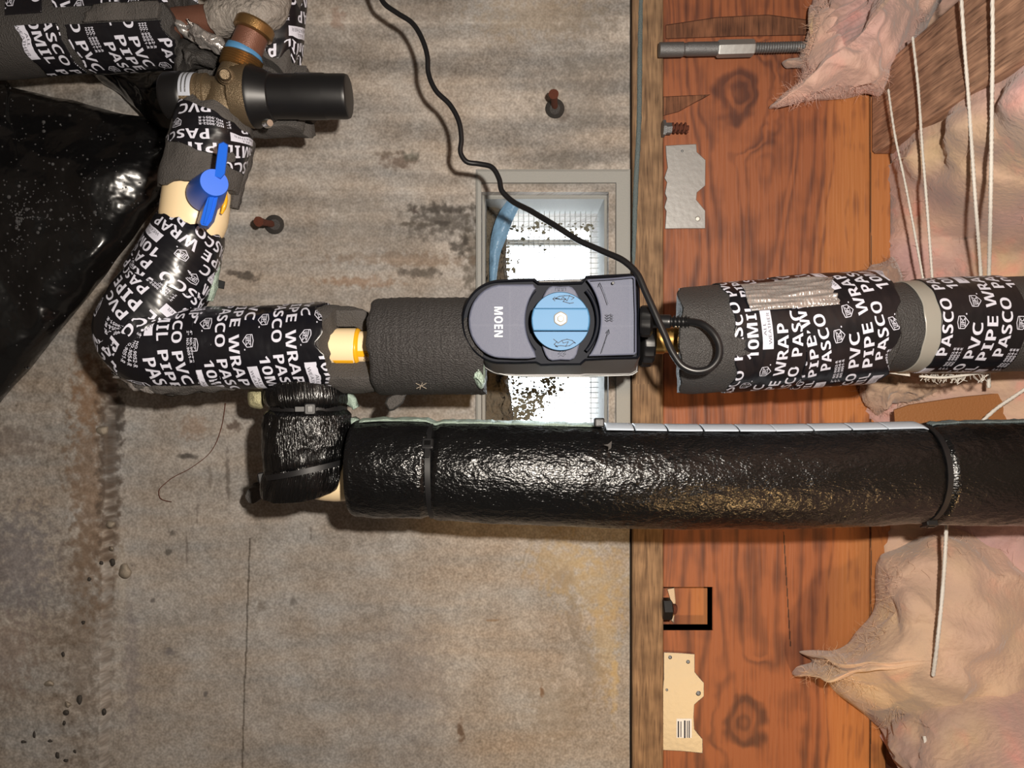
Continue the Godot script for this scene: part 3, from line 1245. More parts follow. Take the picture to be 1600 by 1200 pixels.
func timber() -> void:
	var s0 := px2y(987.0)
	var s1 := px2y(1035.0)
	var m := MB.new()
	box(m, Vector3(-1.6, s0, -0.14), Vector3(1.6, s1, 0.006), 0, 1.0, 0.0015)
	tag(obj("sill_plate", m, M.sill), "weathered grey-brown timber sill plate lying along the top of the concrete", "timber", "", "structure")
	m = MB.new()
	box(m, Vector3(-1.6, px2y(982.0), -0.15), Vector3(1.6, px2y(988.0), -0.007), 0)
	tag(obj("sill_seal", m, M.black_plastic), "dark joint between the concrete and the timber sill", "joint", "", "structure")
	# foam gasket squeezed out between concrete and sill in the upper half of the picture
	m = MB.new()
	tube(m, [[1003, -80, 0.004, 4], [1000, 60, 0.005, 4], [998, 200, 0.006, 4], [993, 300, 0.006, 4], [990, 420, 0.004, 3]], {"seg": 10, "disp": func(s, a): return 0.0006 * NZ.get_noise_2d(s * 90.0, a)})
	tag(obj("sill_gasket", m, M.gasket), "thin grey-green foam gasket squeezed out beside the timber sill", "gasket")
	# the rim board with a notch for the bolt, and the narrow ledger board above it
	m = MB.new()
	var top := px2y(1359.0)
	board(m, -1.6, px2x(917.0), s1 + 0.001, top)
	board(m, px2x(917.0), px2x(985.0), px2y(1113.0), top)
	board(m, px2x(985.0), 1.6, s1 + 0.001, top)
	var n0 := px2x(917.0)
	var n1 := px2x(985.0)
	var ny := px2y(1113.0)
	for q in [[Vector3(n0, s1, 0), Vector3(n0, ny, 0)], [Vector3(n0, ny, 0), Vector3(n1, ny, 0)], [Vector3(n1, ny, 0), Vector3(n1, s1, 0)]]:
		var dz := Vector3(0, 0, -0.02)
		m.face(PackedVector3Array([q[0], q[1], q[1] + dz, q[0] + dz]), PackedVector2Array([rim_uv(q[0]), rim_uv(q[1]), rim_uv(q[1] + Vector3(0, 0.03, 0)), rim_uv(q[0] + Vector3(0, 0.03, 0))]))
	var dz := Vector3(0, 0, -0.02)
	var nb := [Vector3(n0, s1, 0) + dz, Vector3(n1, s1, 0) + dz, Vector3(n1, ny, 0) + dz, Vector3(n0, ny, 0) + dz]
	m.face(PackedVector3Array(nb), PackedVector2Array([rim_uv(nb[0] + Vector3(0, 0.15, 0)), rim_uv(nb[1] + Vector3(0, 0.15, 0)), rim_uv(nb[2] + Vector3(0, 0.15, 0)), rim_uv(nb[3] + Vector3(0, 0.15, 0))]))
	var rim := obj("rim_board", m, M.rim)
	tag(rim, "wide orange-brown fir rim board with two round knots above the sill", "timber", "", "structure")
	m = MB.new()
	board(m, -1.6, 1.6, top + 0.0012, px2y(1392.0))
	var lb := obj("ledger_board", m, M.rim)
	tag(lb, "narrow orange board along the upper edge of the rim board", "timber", "", "structure")
	m = MB.new()
	board(m, -1.6, 1.6, px2y(1393.0), Y0 + 0.66, -0.03)
	tag(obj("blocking_board", m, M.dark_timber), "dark timber blocking behind the pink insulation", "timber", "", "structure")
	# a shaved strip of darker wood across the board at the top
	m = MB.new()
	loft(m, [[v2([1040, 38, 1120, 26, 1200, 22, 1262, 30, 1280, 55, 1262, 56, 1150, 58, 1040, 62]), -0.002], [v2([1041, 40, 1120, 28, 1200, 24, 1260, 32, 1278, 54, 1260, 54, 1150, 56, 1041, 60]), 0.004]])
	tag(obj("cedar_shim", m, M.shim), "thin brown wood shim across the board beside the threaded rod", "timber")
	m = MB.new()
	loft(m, [[v2([1036, 150, 1080, 148, 1112, 147, 1090, 160, 1060, 176, 1036, 182]), -0.002], [v2([1037, 152, 1080, 150, 1108, 148, 1088, 158, 1060, 174, 1037, 180]), 0.003]])
	tag(obj("wood_wedge", m, M.shim), "pointed brown wood wedge lying on the board by the upper knot", "timber")
	# joists, running out from the board
	for q in [[118.0, 243.0, 1358.0, "weathered brown floor joist between the two upper pieces of pink insulation"], [1137.0, 1262.0, 1379.0, "dark brown floor joist in the lower right corner below the insulation"]]:
		m = MB.new()
		box(m, Vector3(px2x(q[0]), px2y(q[2]), 0.004), Vector3(px2x(q[1]), Y0 + 0.655, 2.0), 2, 1.0, 0.003)
		tag(obj("floor_joist", m, M.joist if q[0] < 500.0 else M.dark_timber), q[3], "joist", "", "structure")


func rim_uv(p: Vector3) -> Vector2:
	var px := 800.0 + (p.y - Y0) * F / D
	var py := 600.0 + p.x * F / D
	return Vector2((px - 1025.0) / 400.0, (py + 60.0) / 1320.0)


func board(m: MB, x0: float, x1: float, y0: float, y1: float, z := 0.0) -> void:
	m.crease = 20.0
	var b := 0.001
	var q := [Vector3(x0, y0 + b, z), Vector3(x1, y0 + b, z), Vector3(x1, y1 - b, z), Vector3(x0, y1 - b, z)]
	var r := [Vector3(x0, y0, z - b), Vector3(x1, y0, z - b), Vector3(x1, y1, z - b), Vector3(x0, y1, z - b)]
	var back := Vector3(0, 0, -0.036)
	var faces := [[q[0], q[1], q[2], q[3]], [r[0], r[1], q[1], q[0]], [q[3], q[2], r[2], r[3]], [r[0] + back, r[1] + back, r[1], r[0]], [r[3], r[2], r[2] + back, r[3] + back], [r[3] + back, r[2] + back, r[1] + back, r[0] + back], [r[0], r[3], r[3] + back, r[0] + back], [r[2], r[1], r[1] + back, r[2] + back]]
	for f in faces:
		var t := PackedVector2Array()
		for p in f:
			t.append(rim_uv(p + Vector3(0, p.z, 0)))
		m.face(PackedVector3Array(f), t)


func hardware() -> void:
	# threaded rod with its long coupling nut, standing on the sill
	var t := thing("threaded_rod", "grey steel threaded rod with a long hexagonal coupling nut in front of the board", "rod")
	var h := 0.022
	var m := MB.new()
	lathe(m, P(1030, 78, h), P(1122, 76, h), [[0.0, R(11, h)], [0.4, R(11, h)], [0.42, R(9.5, h)], [0.46, R(9.5, h)], [0.48, R(10.5, h)], [1.0, R(10.5, h)]], 24)
	obj("lower_rod", m, M.steel, t)
	m = MB.new()
	lathe(m, P(1120, 76.5, h), P(1178, 75, h), [[0.0, R(11, h)], [0.04, R(13, h)], [0.96, R(13, h)], [1.0, R(11, h)]], 24, hexed)
	obj("coupling_nut", m, M.galv, t)
	m = MB.new()
	var pr := []
	for i in 73:
		pr.append([i / 72.0, R(8.4 if i % 2 else 7.2, h)])
	lathe(m, P(1177, 75, h), P(1320, 71, h), pr, 20)
	obj("thread", m, M.steel, t)
	settle(t)
	# nut with a spring, above the upper steel plate
	t = thing("spring_bolt", "small dark bolt with a coil spring standing on the sill above the upper plate", "bolt")
	m = MB.new()
	lathe(m, P(1035, 201, 0.016), P(1049, 201, 0.016), [[0.0, R(13, 0.016)], [0.3, R(13, 0.016)], [0.35, R(9, 0.016)], [1.0, R(9, 0.016)]], 18, hexed)
	obj("nut", m, M.steel, t)
	m = MB.new()
	var pts := PackedVector3Array()
	var rr := PackedFloat32Array()
	for i in 49:
		var a := TAU * i / 12.0
		pts.append(P(1048.0 + i * 0.54, 200.0, 0.016) + Vector3(cos(a), 0, sin(a)) * R(6.5, 0.016))
		rr.append(R(2.0, 0.016))
	sweep(m, pts, rr, {"seg": 8, "step": 0.01, "carry": true})
	obj("spring", m, M.rust, t)
	m = MB.new()
	lathe(m, P(1046, 200, 0.016), P(1076, 200, 0.016), [[0.0, R(4, 0.016)], [1.0, R(4, 0.016)]], 12)
	obj("shank", m, M.rust, t)
	settle(t)
	# anchor bolt in the notch
	t = thing("anchor_bolt", "black hexagonal anchor bolt head in the square notch of the board", "bolt")
	m = MB.new()
	lathe(m, P(1034, 951, 0.004), P(1050, 951, 0.004), [[0.0, R(15, 0.004)], [0.1, R(17, 0.004)], [0.85, R(17, 0.004)], [1.0, R(13, 0.004)]], 24, hexed)
	obj("nut", m, M.black_plastic, t)
	m = MB.new()
	lathe(m, P(1049, 951, 0.004), P(1057, 952, 0.004), [[0.0, R(8, 0.004)], [0.8, R(8, 0.004)], [1.0, R(6, 0.004)]], 14)
	obj("shank", m, M.rust, t)
	settle(t)
	m = MB.new()
	loft(m, [[v2([1042, 920, 1054, 918, 1056, 940, 1053, 974, 1046, 968, 1049, 944]), -0.0195], [v2([1043, 921, 1053, 919, 1055, 940, 1052, 972, 1047, 966, 1050, 944]), -0.016]])
	tag(obj("wood_splinter", m, mat(sr(206, 186, 160), 0.8, 0.0, M.fine, 0.05, Vector3(10, 10, 10))), "pale wood splinter in the notch beside the black bolt head", "splinter")
	# framing plates
	t = thing("framing_plate", "dull grey galvanized framing plate with notched edges, upper one on the board", "metal plate", "notched steel framing plates on the board")
	var o := v2([1040, 227.5, 1064, 226, 1088, 225, 1089, 237.5, 1102.5, 250, 1102, 290, 1089, 301, 1088, 312, 1102, 329, 1102, 357, 1070, 357, 1039, 357.5, 1041, 330, 1038, 324, 1042, 310, 1039, 302, 1042, 285, 1038, 278, 1043, 262, 1041, 245])
	m = MB.new()
	plate(m, o, 0.0002, 0.0030, 0.6)
	obj("plate", m, M.galv, t)
	nail(t, 1090, 342, 0.003, 4.5, true)
	nail(t, 1066, 236, 0.003, 2.0)
	settle(t)
	t = thing("framing_plate", "galvanized framing plate glowing golden in lamp light, with a paper bar label", "metal plate", "notched steel framing plates on the board")
	o = v2([1037, 1019, 1061, 1020, 1085.6, 1022, 1085.6, 1050, 1092, 1058, 1100, 1067, 1100, 1088, 1092, 1095, 1085, 1101, 1084, 1120, 1085, 1139, 1091, 1147, 1098, 1155, 1098, 1177, 1070, 1174, 1034, 1172, 1036, 1130, 1034, 1100, 1037, 1060])
	m = MB.new()
	plate(m, o, 0.0002, 0.0030, 0.6)
	obj("plate", m, M.galv, t)
	nail(t, 1047, 1027, 0.003, 3.0)
	nail(t, 1075, 1034, 0.003, 3.0)
	nail(t, 1091, 1083, 0.003, 4.0)
	nail(t, 1042, 1078, 0.003, 2.0)
	m = MB.new()
	plate(m, v2([1057, 1123, 1081, 1123, 1081, 1153, 1057, 1153]), 0.003, 0.0033, 0.3)
	var lab := obj("bar_label", m, M.white, t)
	lab.set_meta("label", "small white paper label with dark bars")
	m = MB.new()
	for b in [[1060, 1128, 1151, 2.2], [1064, 1128, 1151, 1.4], [1070, 1127, 1152, 2.6], [1074, 1127, 1152, 1.4], [1077, 1127, 1152, 1.8]]:
		stroke(m, [Vector2(b[0], b[1]), Vector2(b[0], b[2])], 0.00345, b[3])
	obj("bars", m, M.ink, lab)
	settle(t)
	# rusty form ties standing out of the concrete, each with a black washer
	form_tie(Vector2(867, 170), Vector2(865, 147), "rusty form tie with black washer in the concrete above the vent")
	form_tie(Vector2(429, 351), Vector2(404, 346), "rusty form tie with black washer in the concrete beside the blue-handled valve")


func nail(t: Node3D, px: float, py: float, h: float, r: float, pale := false) -> void:
	var m := MB.new()
	lathe(m, P(px, py, h - 0.002), P(px, py, h + 0.0012), [[0.0, R(r, h)], [0.7, R(r, h)], [1.0, R(r * 0.6, h)]], 14)
	obj("nail_head", m, M.lobed if pale else M.steel, t)


func form_tie(at: Vector2, tip: Vector2, label: String) -> void:
	var t := thing("form_tie", label, "bolt", "rusty form ties in the concrete")
	var m := MB.new()
	lathe(m, P(at.x, at.y, -0.004), P(at.x, at.y, 0.010), [[0.0, R(15, 0)], [0.4, R(15, 0)], [0.6, R(13, 0)], [1.0, R(8, 0)]], 22)
	obj("washer", m, M.foam, t)
	m = MB.new()
	var a := P(at.x, at.y, 0.0)
	var b := P(tip.x, tip.y, 0.045)
	sweep(m, PackedVector3Array([a, a.lerp(b, 0.5), a.lerp(b, 0.86), b]), PackedFloat32Array([R(6, 0.02), R(5, 0.02), R(6, 0.03), R(8, 0.04)]), {"seg": 12, "up": Vector3(0, 1, 0), "disp": func(s, an): return 0.0008 * NZ.get_noise_2d(s * 200.0, an * 2.0)})
	obj("shank", m, M.rust, t)
	settle(t)


# ------------------------------------------------------------------ insulation
func wool_tint(p: Vector3) -> Color:
	var pink := lin(200, 160, 158)
	var tan_ := lin(200, 174, 140)
	var dirt := lin(152, 128, 126)
	var a := clampf(0.5 + 1.0 * NZ.get_noise_3dv(p * 6.0 + Vector3(5, 1, 9)), 0.0, 1.0)
	var b := clampf(0.35 + 0.9 * NZ.get_noise_3dv(p * 14.0 + Vector3(1, 30, 4)), 0.0, 1.0)
	var c := pink.lerp(tan_, a).lerp(dirt, b * 0.85)
	var hot := clampf((NZ.get_noise_3dv(p * 20.0 + Vector3(70, 3, 8)) - 0.32) * 3.0, 0.0, 1.0)
	return c.lerp(lin(224, 146, 134), hot * 0.5)


func wisps(o: MeshInstance3D, m: MB, count: int, length: float, seed_: int, from := 0.72, to := 0.94) -> void:
	# loose fibres that stand off the surface
	var r := RandomNumberGenerator.new()
	r.seed = seed_
	var f := MB.new()
	var tris := m.idx.size() / 3
	for i in count:
		var k := int(r.randf_range(from, to) * (tris - 1)) * 3
		var a := m.v[m.idx[k]]
		var b := m.v[m.idx[k + 1]]
		var c := m.v[m.idx[k + 2]]
		var n := (c - a).cross(b - a).normalized()
		if n.z < -0.3:
			continue
		var p := a
		var d := (n * 0.5 + Vector3(r.randfn(0, 1), r.randfn(0, 1), r.randfn(0, 0.5)) * 0.8).normalized()
		var tint: Color = m.col[m.idx[k]] * 1.35
		var w := r.randf_range(0.00010, 0.00024)
		var last := []
		var l := length * r.randf_range(0.4, 1.3) / 5.0
		for s in 6:
			var side := d.cross(Vector3(0.3, 0.5, 0.8)).normalized() * w * (1.0 - s / 7.0)
			var up := d.cross(side).normalized() * w * (1.0 - s / 7.0)
			var now := [f.vert(p + side, Vector2.ZERO, tint), f.vert(p - side * 0.5 + up, Vector2.ZERO, tint), f.vert(p - side * 0.5 - up, Vector2.ZERO, tint)]
			if s > 0:
				for j in 3:
					f.quad(last[j], last[(j + 1) % 3], now[(j + 1) % 3], now[j])
			last = now
			p += d * l
			d = (d + Vector3(r.randfn(0, 1), r.randfn(0, 1), r.randfn(0, 1)) * 0.28).normalized()
	var q := obj("loose_fibres", f, M.fibre, o)
	q.set_meta("kind", "stuff")


func batt_sheet(mb: MB, py0: float, py1: float, edge: Callable, seed_: float) -> void:
	# a sagging batt: it lies level beside the joists and is tucked up steeply where the tubes pass
	var ni := 170
	var nj := 110
	var rows := []
	for i in ni + 1:
		var py := lerpf(py0, py1, float(i) / ni)
		var x := px2x(py)
		var w := maxf(smoothstep(-0.13, -0.235, x), smoothstep(0.27, 0.37, x))
		var row := []
		for j in nj + 1:
			var t := pow(float(j) / nj, 1.3)
			var e := minf(1.0, t * 7.0)
			var y: float = px2y(edge.call(py)) + t * lerpf(0.20, 0.015, w) - 0.020 * w * e
			var z := 0.020 * sqrt(e) + t * lerpf(0.085, 0.42 + 0.5 * t * t, w) - 0.004
			var p := Vector3(x, y, z)
			var n := Vector3(0, -w, 1.0 - w * 0.8).normalized()
			var q := p * 8.0 + Vector3(seed_, 0, 0)
			var k := NS.get_noise_3dv(q) * 0.026 + (absf(N1.get_noise_3dv(p * 7.0 + Vector3(seed_ * 2.0, 5, 1))) - 0.3) * 0.022 + NS.get_noise_3dv(p * 40.0) * 0.0028
			var sides := minf(1.0, minf(float(i), float(ni - i)) / 7.0)
			p += n * k * e * (0.3 + 0.7 * sides)
			p.y += NS.get_noise_2d(py * 0.08, seed_) * 0.004 * (1.0 - t)
			p.z = maxf(p.z, -0.01)
			row.append(mb.vert(p, Vector2(p.x, p.y), wool_tint(p)))
		rows.append(row)
	for i in ni:
		for j in nj:
			mb.quad(rows[i][j], rows[i + 1][j], rows[i + 1][j + 1], rows[i][j + 1])
	# upper face and ends, so that the batt has body
	var back := []
	for i in ni + 1:
		var row := []
		for j in [0, nj]:
			var p: Vector3 = mb.v[rows[i][j]]
			row.append(mb.vert(Vector3(p.x, p.y if j == 0 else Y0 + 0.64, -0.028 if j == 0 else p.z), Vector2.ZERO, mb.col[rows[i][j]]))
		row.append(mb.vert(Vector3(mb.v[rows[i][0]].x, Y0 + 0.64, -0.028), Vector2.ZERO, mb.col[rows[i][0]]))
		back.append(row)
	for i in ni:
		mb.quad(rows[i + 1][0], rows[i][0], back[i][0], back[i + 1][0])
		mb.quad(rows[i][nj], rows[i + 1][nj], back[i + 1][1], back[i][1])
		mb.quad(back[i][1], back[i + 1][1], back[i + 1][2], back[i][2])
		mb.quad(back[i + 1][0], back[i][0], back[i][2], back[i + 1][2])


func insulation() -> void:
	var opt := {"tint": func(p): return wool_tint(p).lerp(lin(226, 188, 174), 0.5), "rings": 40, "each": 12, "soft": true}
	# the upper batt, with its torn tongue hanging over the board
	var t := thing("insulation_batt", "pink fibreglass insulation torn to a pointed tongue, above the upper floor joist", "insulation", "pink fibreglass batts between the joists")
	var m := MB.new()
	batt_sheet(m, -120.0, 128.0, func(py): return 1285.0 + 12.0 * NZ.get_noise_1d(py * 0.03), 3.0)
	var o := obj("batt", m, M.wool, t)
	wisps(o, m, 150, 0.018, 4, 0.0, 1.0)
	m = MB.new()
	pillow(m, v2([1201, 171, 1232, 142, 1252, 120, 1247, 95, 1256, 70, 1264, 40, 1275, -10, 1330, -70, 1470, -80, 1480, -20, 1440, 60, 1404, 118, 1380, 150, 1350, 148, 1300, 156, 1262, 160, 1230, 166]), Vector2(1345, 60), 0.002, 0.080, 0.011, 22.0, opt)
	o = obj("torn_tongue", m, M.wool, t)
	wisps(o, m, 700, 0.013, 5)
	m = MB.new()
	pillow(m, v2([1266, 62, 1262, 30, 1266, 8, 1274, 12, 1280, 40, 1284, 66, 1276, 70]), Vector2(1273, 40), 0.02, 0.018, 0.004, 50.0, {"tint": wool_tint, "rings": 12, "each": 6})
	obj("loose_tuft", m, M.wool, t)
	m = MB.new()
	pillow(m, v2([1222, 98, 1236, 91, 1256, 90, 1262, 98, 1252, 105, 1230, 106]), Vector2(1244, 98), 0.01, 0.014, 0.004, 50.0, {"tint": wool_tint, "rings": 12, "each": 6})
	obj("loose_tuft", m, M.wool, t)
	settle(t)
	# the middle batt, behind the tubes
	t = thing("insulation_batt", "sagging pink and tan fibreglass insulation held up by strings, between the two floor joists", "insulation", "pink fibreglass batts between the joists")
	m = MB.new()
	var edge := func(py: float) -> float:
		if py < 440.0:
			return 1392.0 + 6.0 * NZ.get_noise_1d(py * 0.03)
		if py < 560.0:
			return lerpf(1392.0, 1352.0, (py - 440.0) / 120.0)
		if py < 830.0:
			return lerpf(1352.0, 1388.0, minf(1.0, maxf(0.0, (py - 640.0) / 60.0)))
		return lerpf(1386.0, 1374.0, minf(1.0, (py - 830.0) / 60.0)) + 4.0 * NZ.get_noise_1d(py * 0.05)
	batt_sheet(m, 232.0, 1150.0, edge, 14.0)
	o = obj("batt", m, M.wool, t)
	wisps(o, m, 350, 0.016, 6, 0.0, 1.0)
	m = MB.new()
	pillow(m, v2([1252, 1021, 1300, 1015, 1326, 1000, 1348, 976, 1366, 950, 1368, 915, 1374, 880, 1392, 862, 1480, 820, 1600, 840, 1720, 900, 1760, 1050, 1740, 1170, 1620, 1222, 1500, 1222, 1440, 1176, 1410, 1160, 1378, 1136, 1330, 1100, 1300, 1072, 1282, 1046, 1240, 1056, 1246, 1044, 1270, 1034]), Vector2(1470, 1040), 0.004, 0.105, 0.017, 13.0, {"tint": func(p): return wool_tint(p).lerp(lin(206, 178, 142), 0.45), "rings": 60, "each": 12, "soft": true})
	o = obj("torn_tongue", m, M.wool, t)
	wisps(o, m, 800, 0.015, 7)
	m = MB.new()
	pillow(m, v2([1343, 596, 1350, 578, 1380, 570, 1440, 580, 1490, 600, 1480, 622, 1430, 628, 1398, 634, 1372, 650, 1356, 636, 1344, 618]), Vector2(1400, 604), 0.004, 0.040, 0.009, 40.0, {"tint": func(p): return lin(172, 148, 122).lerp(wool_tint(p), 0.4), "rings": 24, "each": 8})
	o = obj("dusty_tuft", m, M.wool, t)
	wisps(o, m, 300, 0.012, 8)
	m = MB.new()
	pillow(m, v2([1355, 424, 1364, 414, 1384, 408, 1396, 402, 1410, 430, 1420, 460, 1380, 460, 1362, 440]), Vector2(1385, 432), 0.004, 0.030, 0.006, 50.0, {"tint": func(p): return lin(130, 108, 88).lerp(wool_tint(p), 0.35), "rings": 16, "each": 6})
	o = obj("dusty_tuft", m, M.wool, t)
	wisps(o, m, 160, 0.010, 9)
	settle(t)
	# a sheet of brown kraft paper facing under the middle batt
	m = MB.new()
	loft(m, [[v2([1396, 640, 1420, 632, 1500, 620, 1600, 610, 1680, 604, 1680, 700, 1600, 705, 1500, 700, 1400, 700]), 0.058], [v2([1397, 641, 1421, 633, 1500, 621, 1600, 611, 1679, 605, 1679, 699, 1600, 704, 1500, 699, 1401, 699]), 0.061]], 10.0)
	tag(obj("paper_facing", m, mat(sr(150, 100, 58), 0.6, 0.0, M.fine, 0.03, Vector3(6, 6, 6))), "brown paper facing of the insulation showing between the two lagged tubes", "paper")
	# lower batt, beyond the second joist
	t = thing("insulation_batt", "pink fibreglass insulation below the lower floor joist, at the corner of the picture", "insulation", "pink fibreglass batts between the joists")
	m = MB.new()
	batt_sheet(m, 1255.0, 1420.0, func(py): return 1392.0 + 8.0 * NZ.get_noise_1d(py * 0.03), 31.0)
	obj("batt", m, M.wool, t)
	settle(t)
	# the strings that hold the wool up
	var g := "white strings under the insulation"
	string([[1388, 140, 0.078], [1399, 215, 0.084], [1412, 275, 0.086], [1427, 352, 0.088], [1443, 440, 0.09], [1460, 540, 0.08]], 1.6, "thin white string, leftmost of the four above the tubes", g)
	string([[1426, 58, 0.110], [1434, 130, 0.112], [1441, 230, 0.114], [1449, 330, 0.112], [1457, 440, 0.105], [1464, 540, 0.09]], 1.9, "thin white string, second from the left of the four above the tubes", g)
	string([[1500, -40, 0.19], [1506, 60, 0.185], [1513, 150, 0.17], [1523, 300, 0.165], [1533, 440, 0.115], [1538, 560, 0.10]], 2.5, "white string crossing the joist, third from the left of the four above the tubes", g)
	string([[1550, -40, 0.22], [1551, 60, 0.215], [1550, 150, 0.20], [1548, 300, 0.182], [1545, 440, 0.12], [1544, 520, 0.10], [1545, 606, 0.10]], 2.8, "thick white string, rightmost of the four above the tubes", g)
	string([[1479, 800, 0.10], [1478, 840, 0.118], [1473, 920, 0.122], [1465, 1000, 0.130], [1458, 1055, 0.118]], 2.8, "short white string hanging below the black tube", g)
	string([[1444, 1150, 0.106], [1448, 1172, 0.110], [1450, 1230, 0.11]], 2.6, "end of white string at the lower edge beside the dark joist", g)
	string([[1620, 596, 0.10], [1590, 616, 0.098], [1555, 640, 0.094], [1525, 668, 0.09]], 2.6, "slanting white string between the two lagged tubes", g)


func string(pts: Array, r: float, label: String, group: String) -> void:
	var m := MB.new()
	var path := []
	for q in pts:
		path.append([q[0], q[1], q[2], r])
	tube(m, path, {"seg": 10, "step": 0.002, "carry": true, "disp": func(s, a): return 0.0003 * sin(a * 3.0 + s * 1500.0) + 0.0003 * NZ.get_noise_1d(s * 120.0)})
	tag(obj("string", m, M.twine), label, "string", group)


# ------------------------------------------------------------------ black ground sheet
func plastic_sheet() -> void:
	var t := thing("plastic_sheet", "black wet plastic ground sheet with water drops, hung up the concrete wall", "plastic sheet")
	var m := MB.new()
	pillow(m, v2([-220, 60, -100, 95, 0, 122, 20, 137, 70, 149, 125, 160, 190, 176, 250, 190, 276, 214, 272, 260, 258, 300, 244, 326, 190, 397, 132, 472, 66, 555, 0, 632, -100, 740, -220, 800, -260, 420]), Vector2(30, 350), 0.016, 0.045, 0.009, 12.0, {"rings": 50, "each": 10, "pw": 3.0, "soft": true})
	var o := obj("sheet", m, M.sheet, t)
	var d := MB.new()
	var n := m.v.size()
	for i in 620:
		var k := rng.randi_range(0, n - 1)
		var p := m.v[k]
		if p.z < 0.02:
			continue
		var s := rng.randf_range(0.0004, 0.0013)
		if i % 14 == 0:
			s *= 1.8
		dome(d, p + Vector3(rng.randf() - 0.5, rng.randf() - 0.5, 0) * 0.004, s)
	var q := obj("water_drops", d, M.drop, o)
	q.set_meta("kind", "stuff")
	# the second fold, behind the valve
	m = MB.new()
	pillow(m, v2([126, 100, 170, 95, 240, 92, 300, 96, 320, 140, 300, 200, 262, 210, 228, 186, 190, 152, 150, 124]), Vector2(235, 140), 0.014, 0.040, 0.010, 16.0, {"rings": 26, "each": 10})
	obj("upper_fold", m, M.sheet, t)
	settle(t)


func dome(m: MB, p: Vector3, s: float) -> void:
	var last := []
	for i in 3:
		var row := []
		var e: float = [0.0, 0.5, 0.9][i] * PI * 0.5
		for j in 7:
			var a := TAU * j / 7.0
			row.append(m.vert(p + Vector3(cos(a) * cos(e), sin(a) * cos(e), sin(e) * 0.7) * s))
		if i:
			for j in 7:
				m.quad(last[j], last[(j + 1) % 7], row[(j + 1) % 7], row[j])
		last = row
	var c := m.vert(p + Vector3(0, 0, s * 0.7))
	for j in 7:
		m.tri(last[j], last[(j + 1) % 7], c)


# ------------------------------------------------------------------ lagged tubes
func lumpy(amp: float, f: float) -> Callable:
	return func(s: float, a: float) -> float: return amp * NZ.get_noise_3d(s * f, cos(a) * 1.4, sin(a) * 1.4)


func sleeve(mb: MB, path: Array, o := {}) -> void:
	var q := o.duplicate()
	if not q.has("disp"):
		q.disp = lumpy(0.0016, 18.0)
	if not q.has("seg"):
		q.seg = 56
	tube(mb, path, q)


func tape_wrap(parent: Node, path: Array, o: Dictionary, called := "tape_wrap") -> MeshInstance3D:
	var m := MB.new()
	var q := o.duplicate()
	q.disp = lumpy(q.get("lump", 0.0016), 18.0)
	q.seg = 72
	q.cap0 = false
	q.cap1 = false
	if not q.has("wall"):
		q.wall = 0.0009
	if not q.has("step"):
		q.step = 0.003
	q.grow = q.get("grow", 0.0010)
	tube(m, path, q)
	return obj(called, m, M.tape, parent)


func cut(path: Array, x0: float, x1: float) -> Array:    # the stretch of a straight-ish path between two px
	var r := []
	var at := func(x: float) -> Array:
		for i in path.size() - 1:
			var a: Array = path[i]
			var b: Array = path[i + 1]
			if x >= a[0] and x <= b[0]:
				var t: float = (x - a[0]) / (b[0] - a[0])
				return [x, lerpf(a[1], b[1], t), lerpf(a[2], b[2], t), lerpf(a[3], b[3], t)]
		return path[-1] if x > path[0][0] else path[0]
	r.append(at.call(x0))
	for q in path:
		if q[0] > x0 + 4.0 and q[0] < x1 - 4.0:
			r.append(q)
	r.append(at.call(x1))
	return r


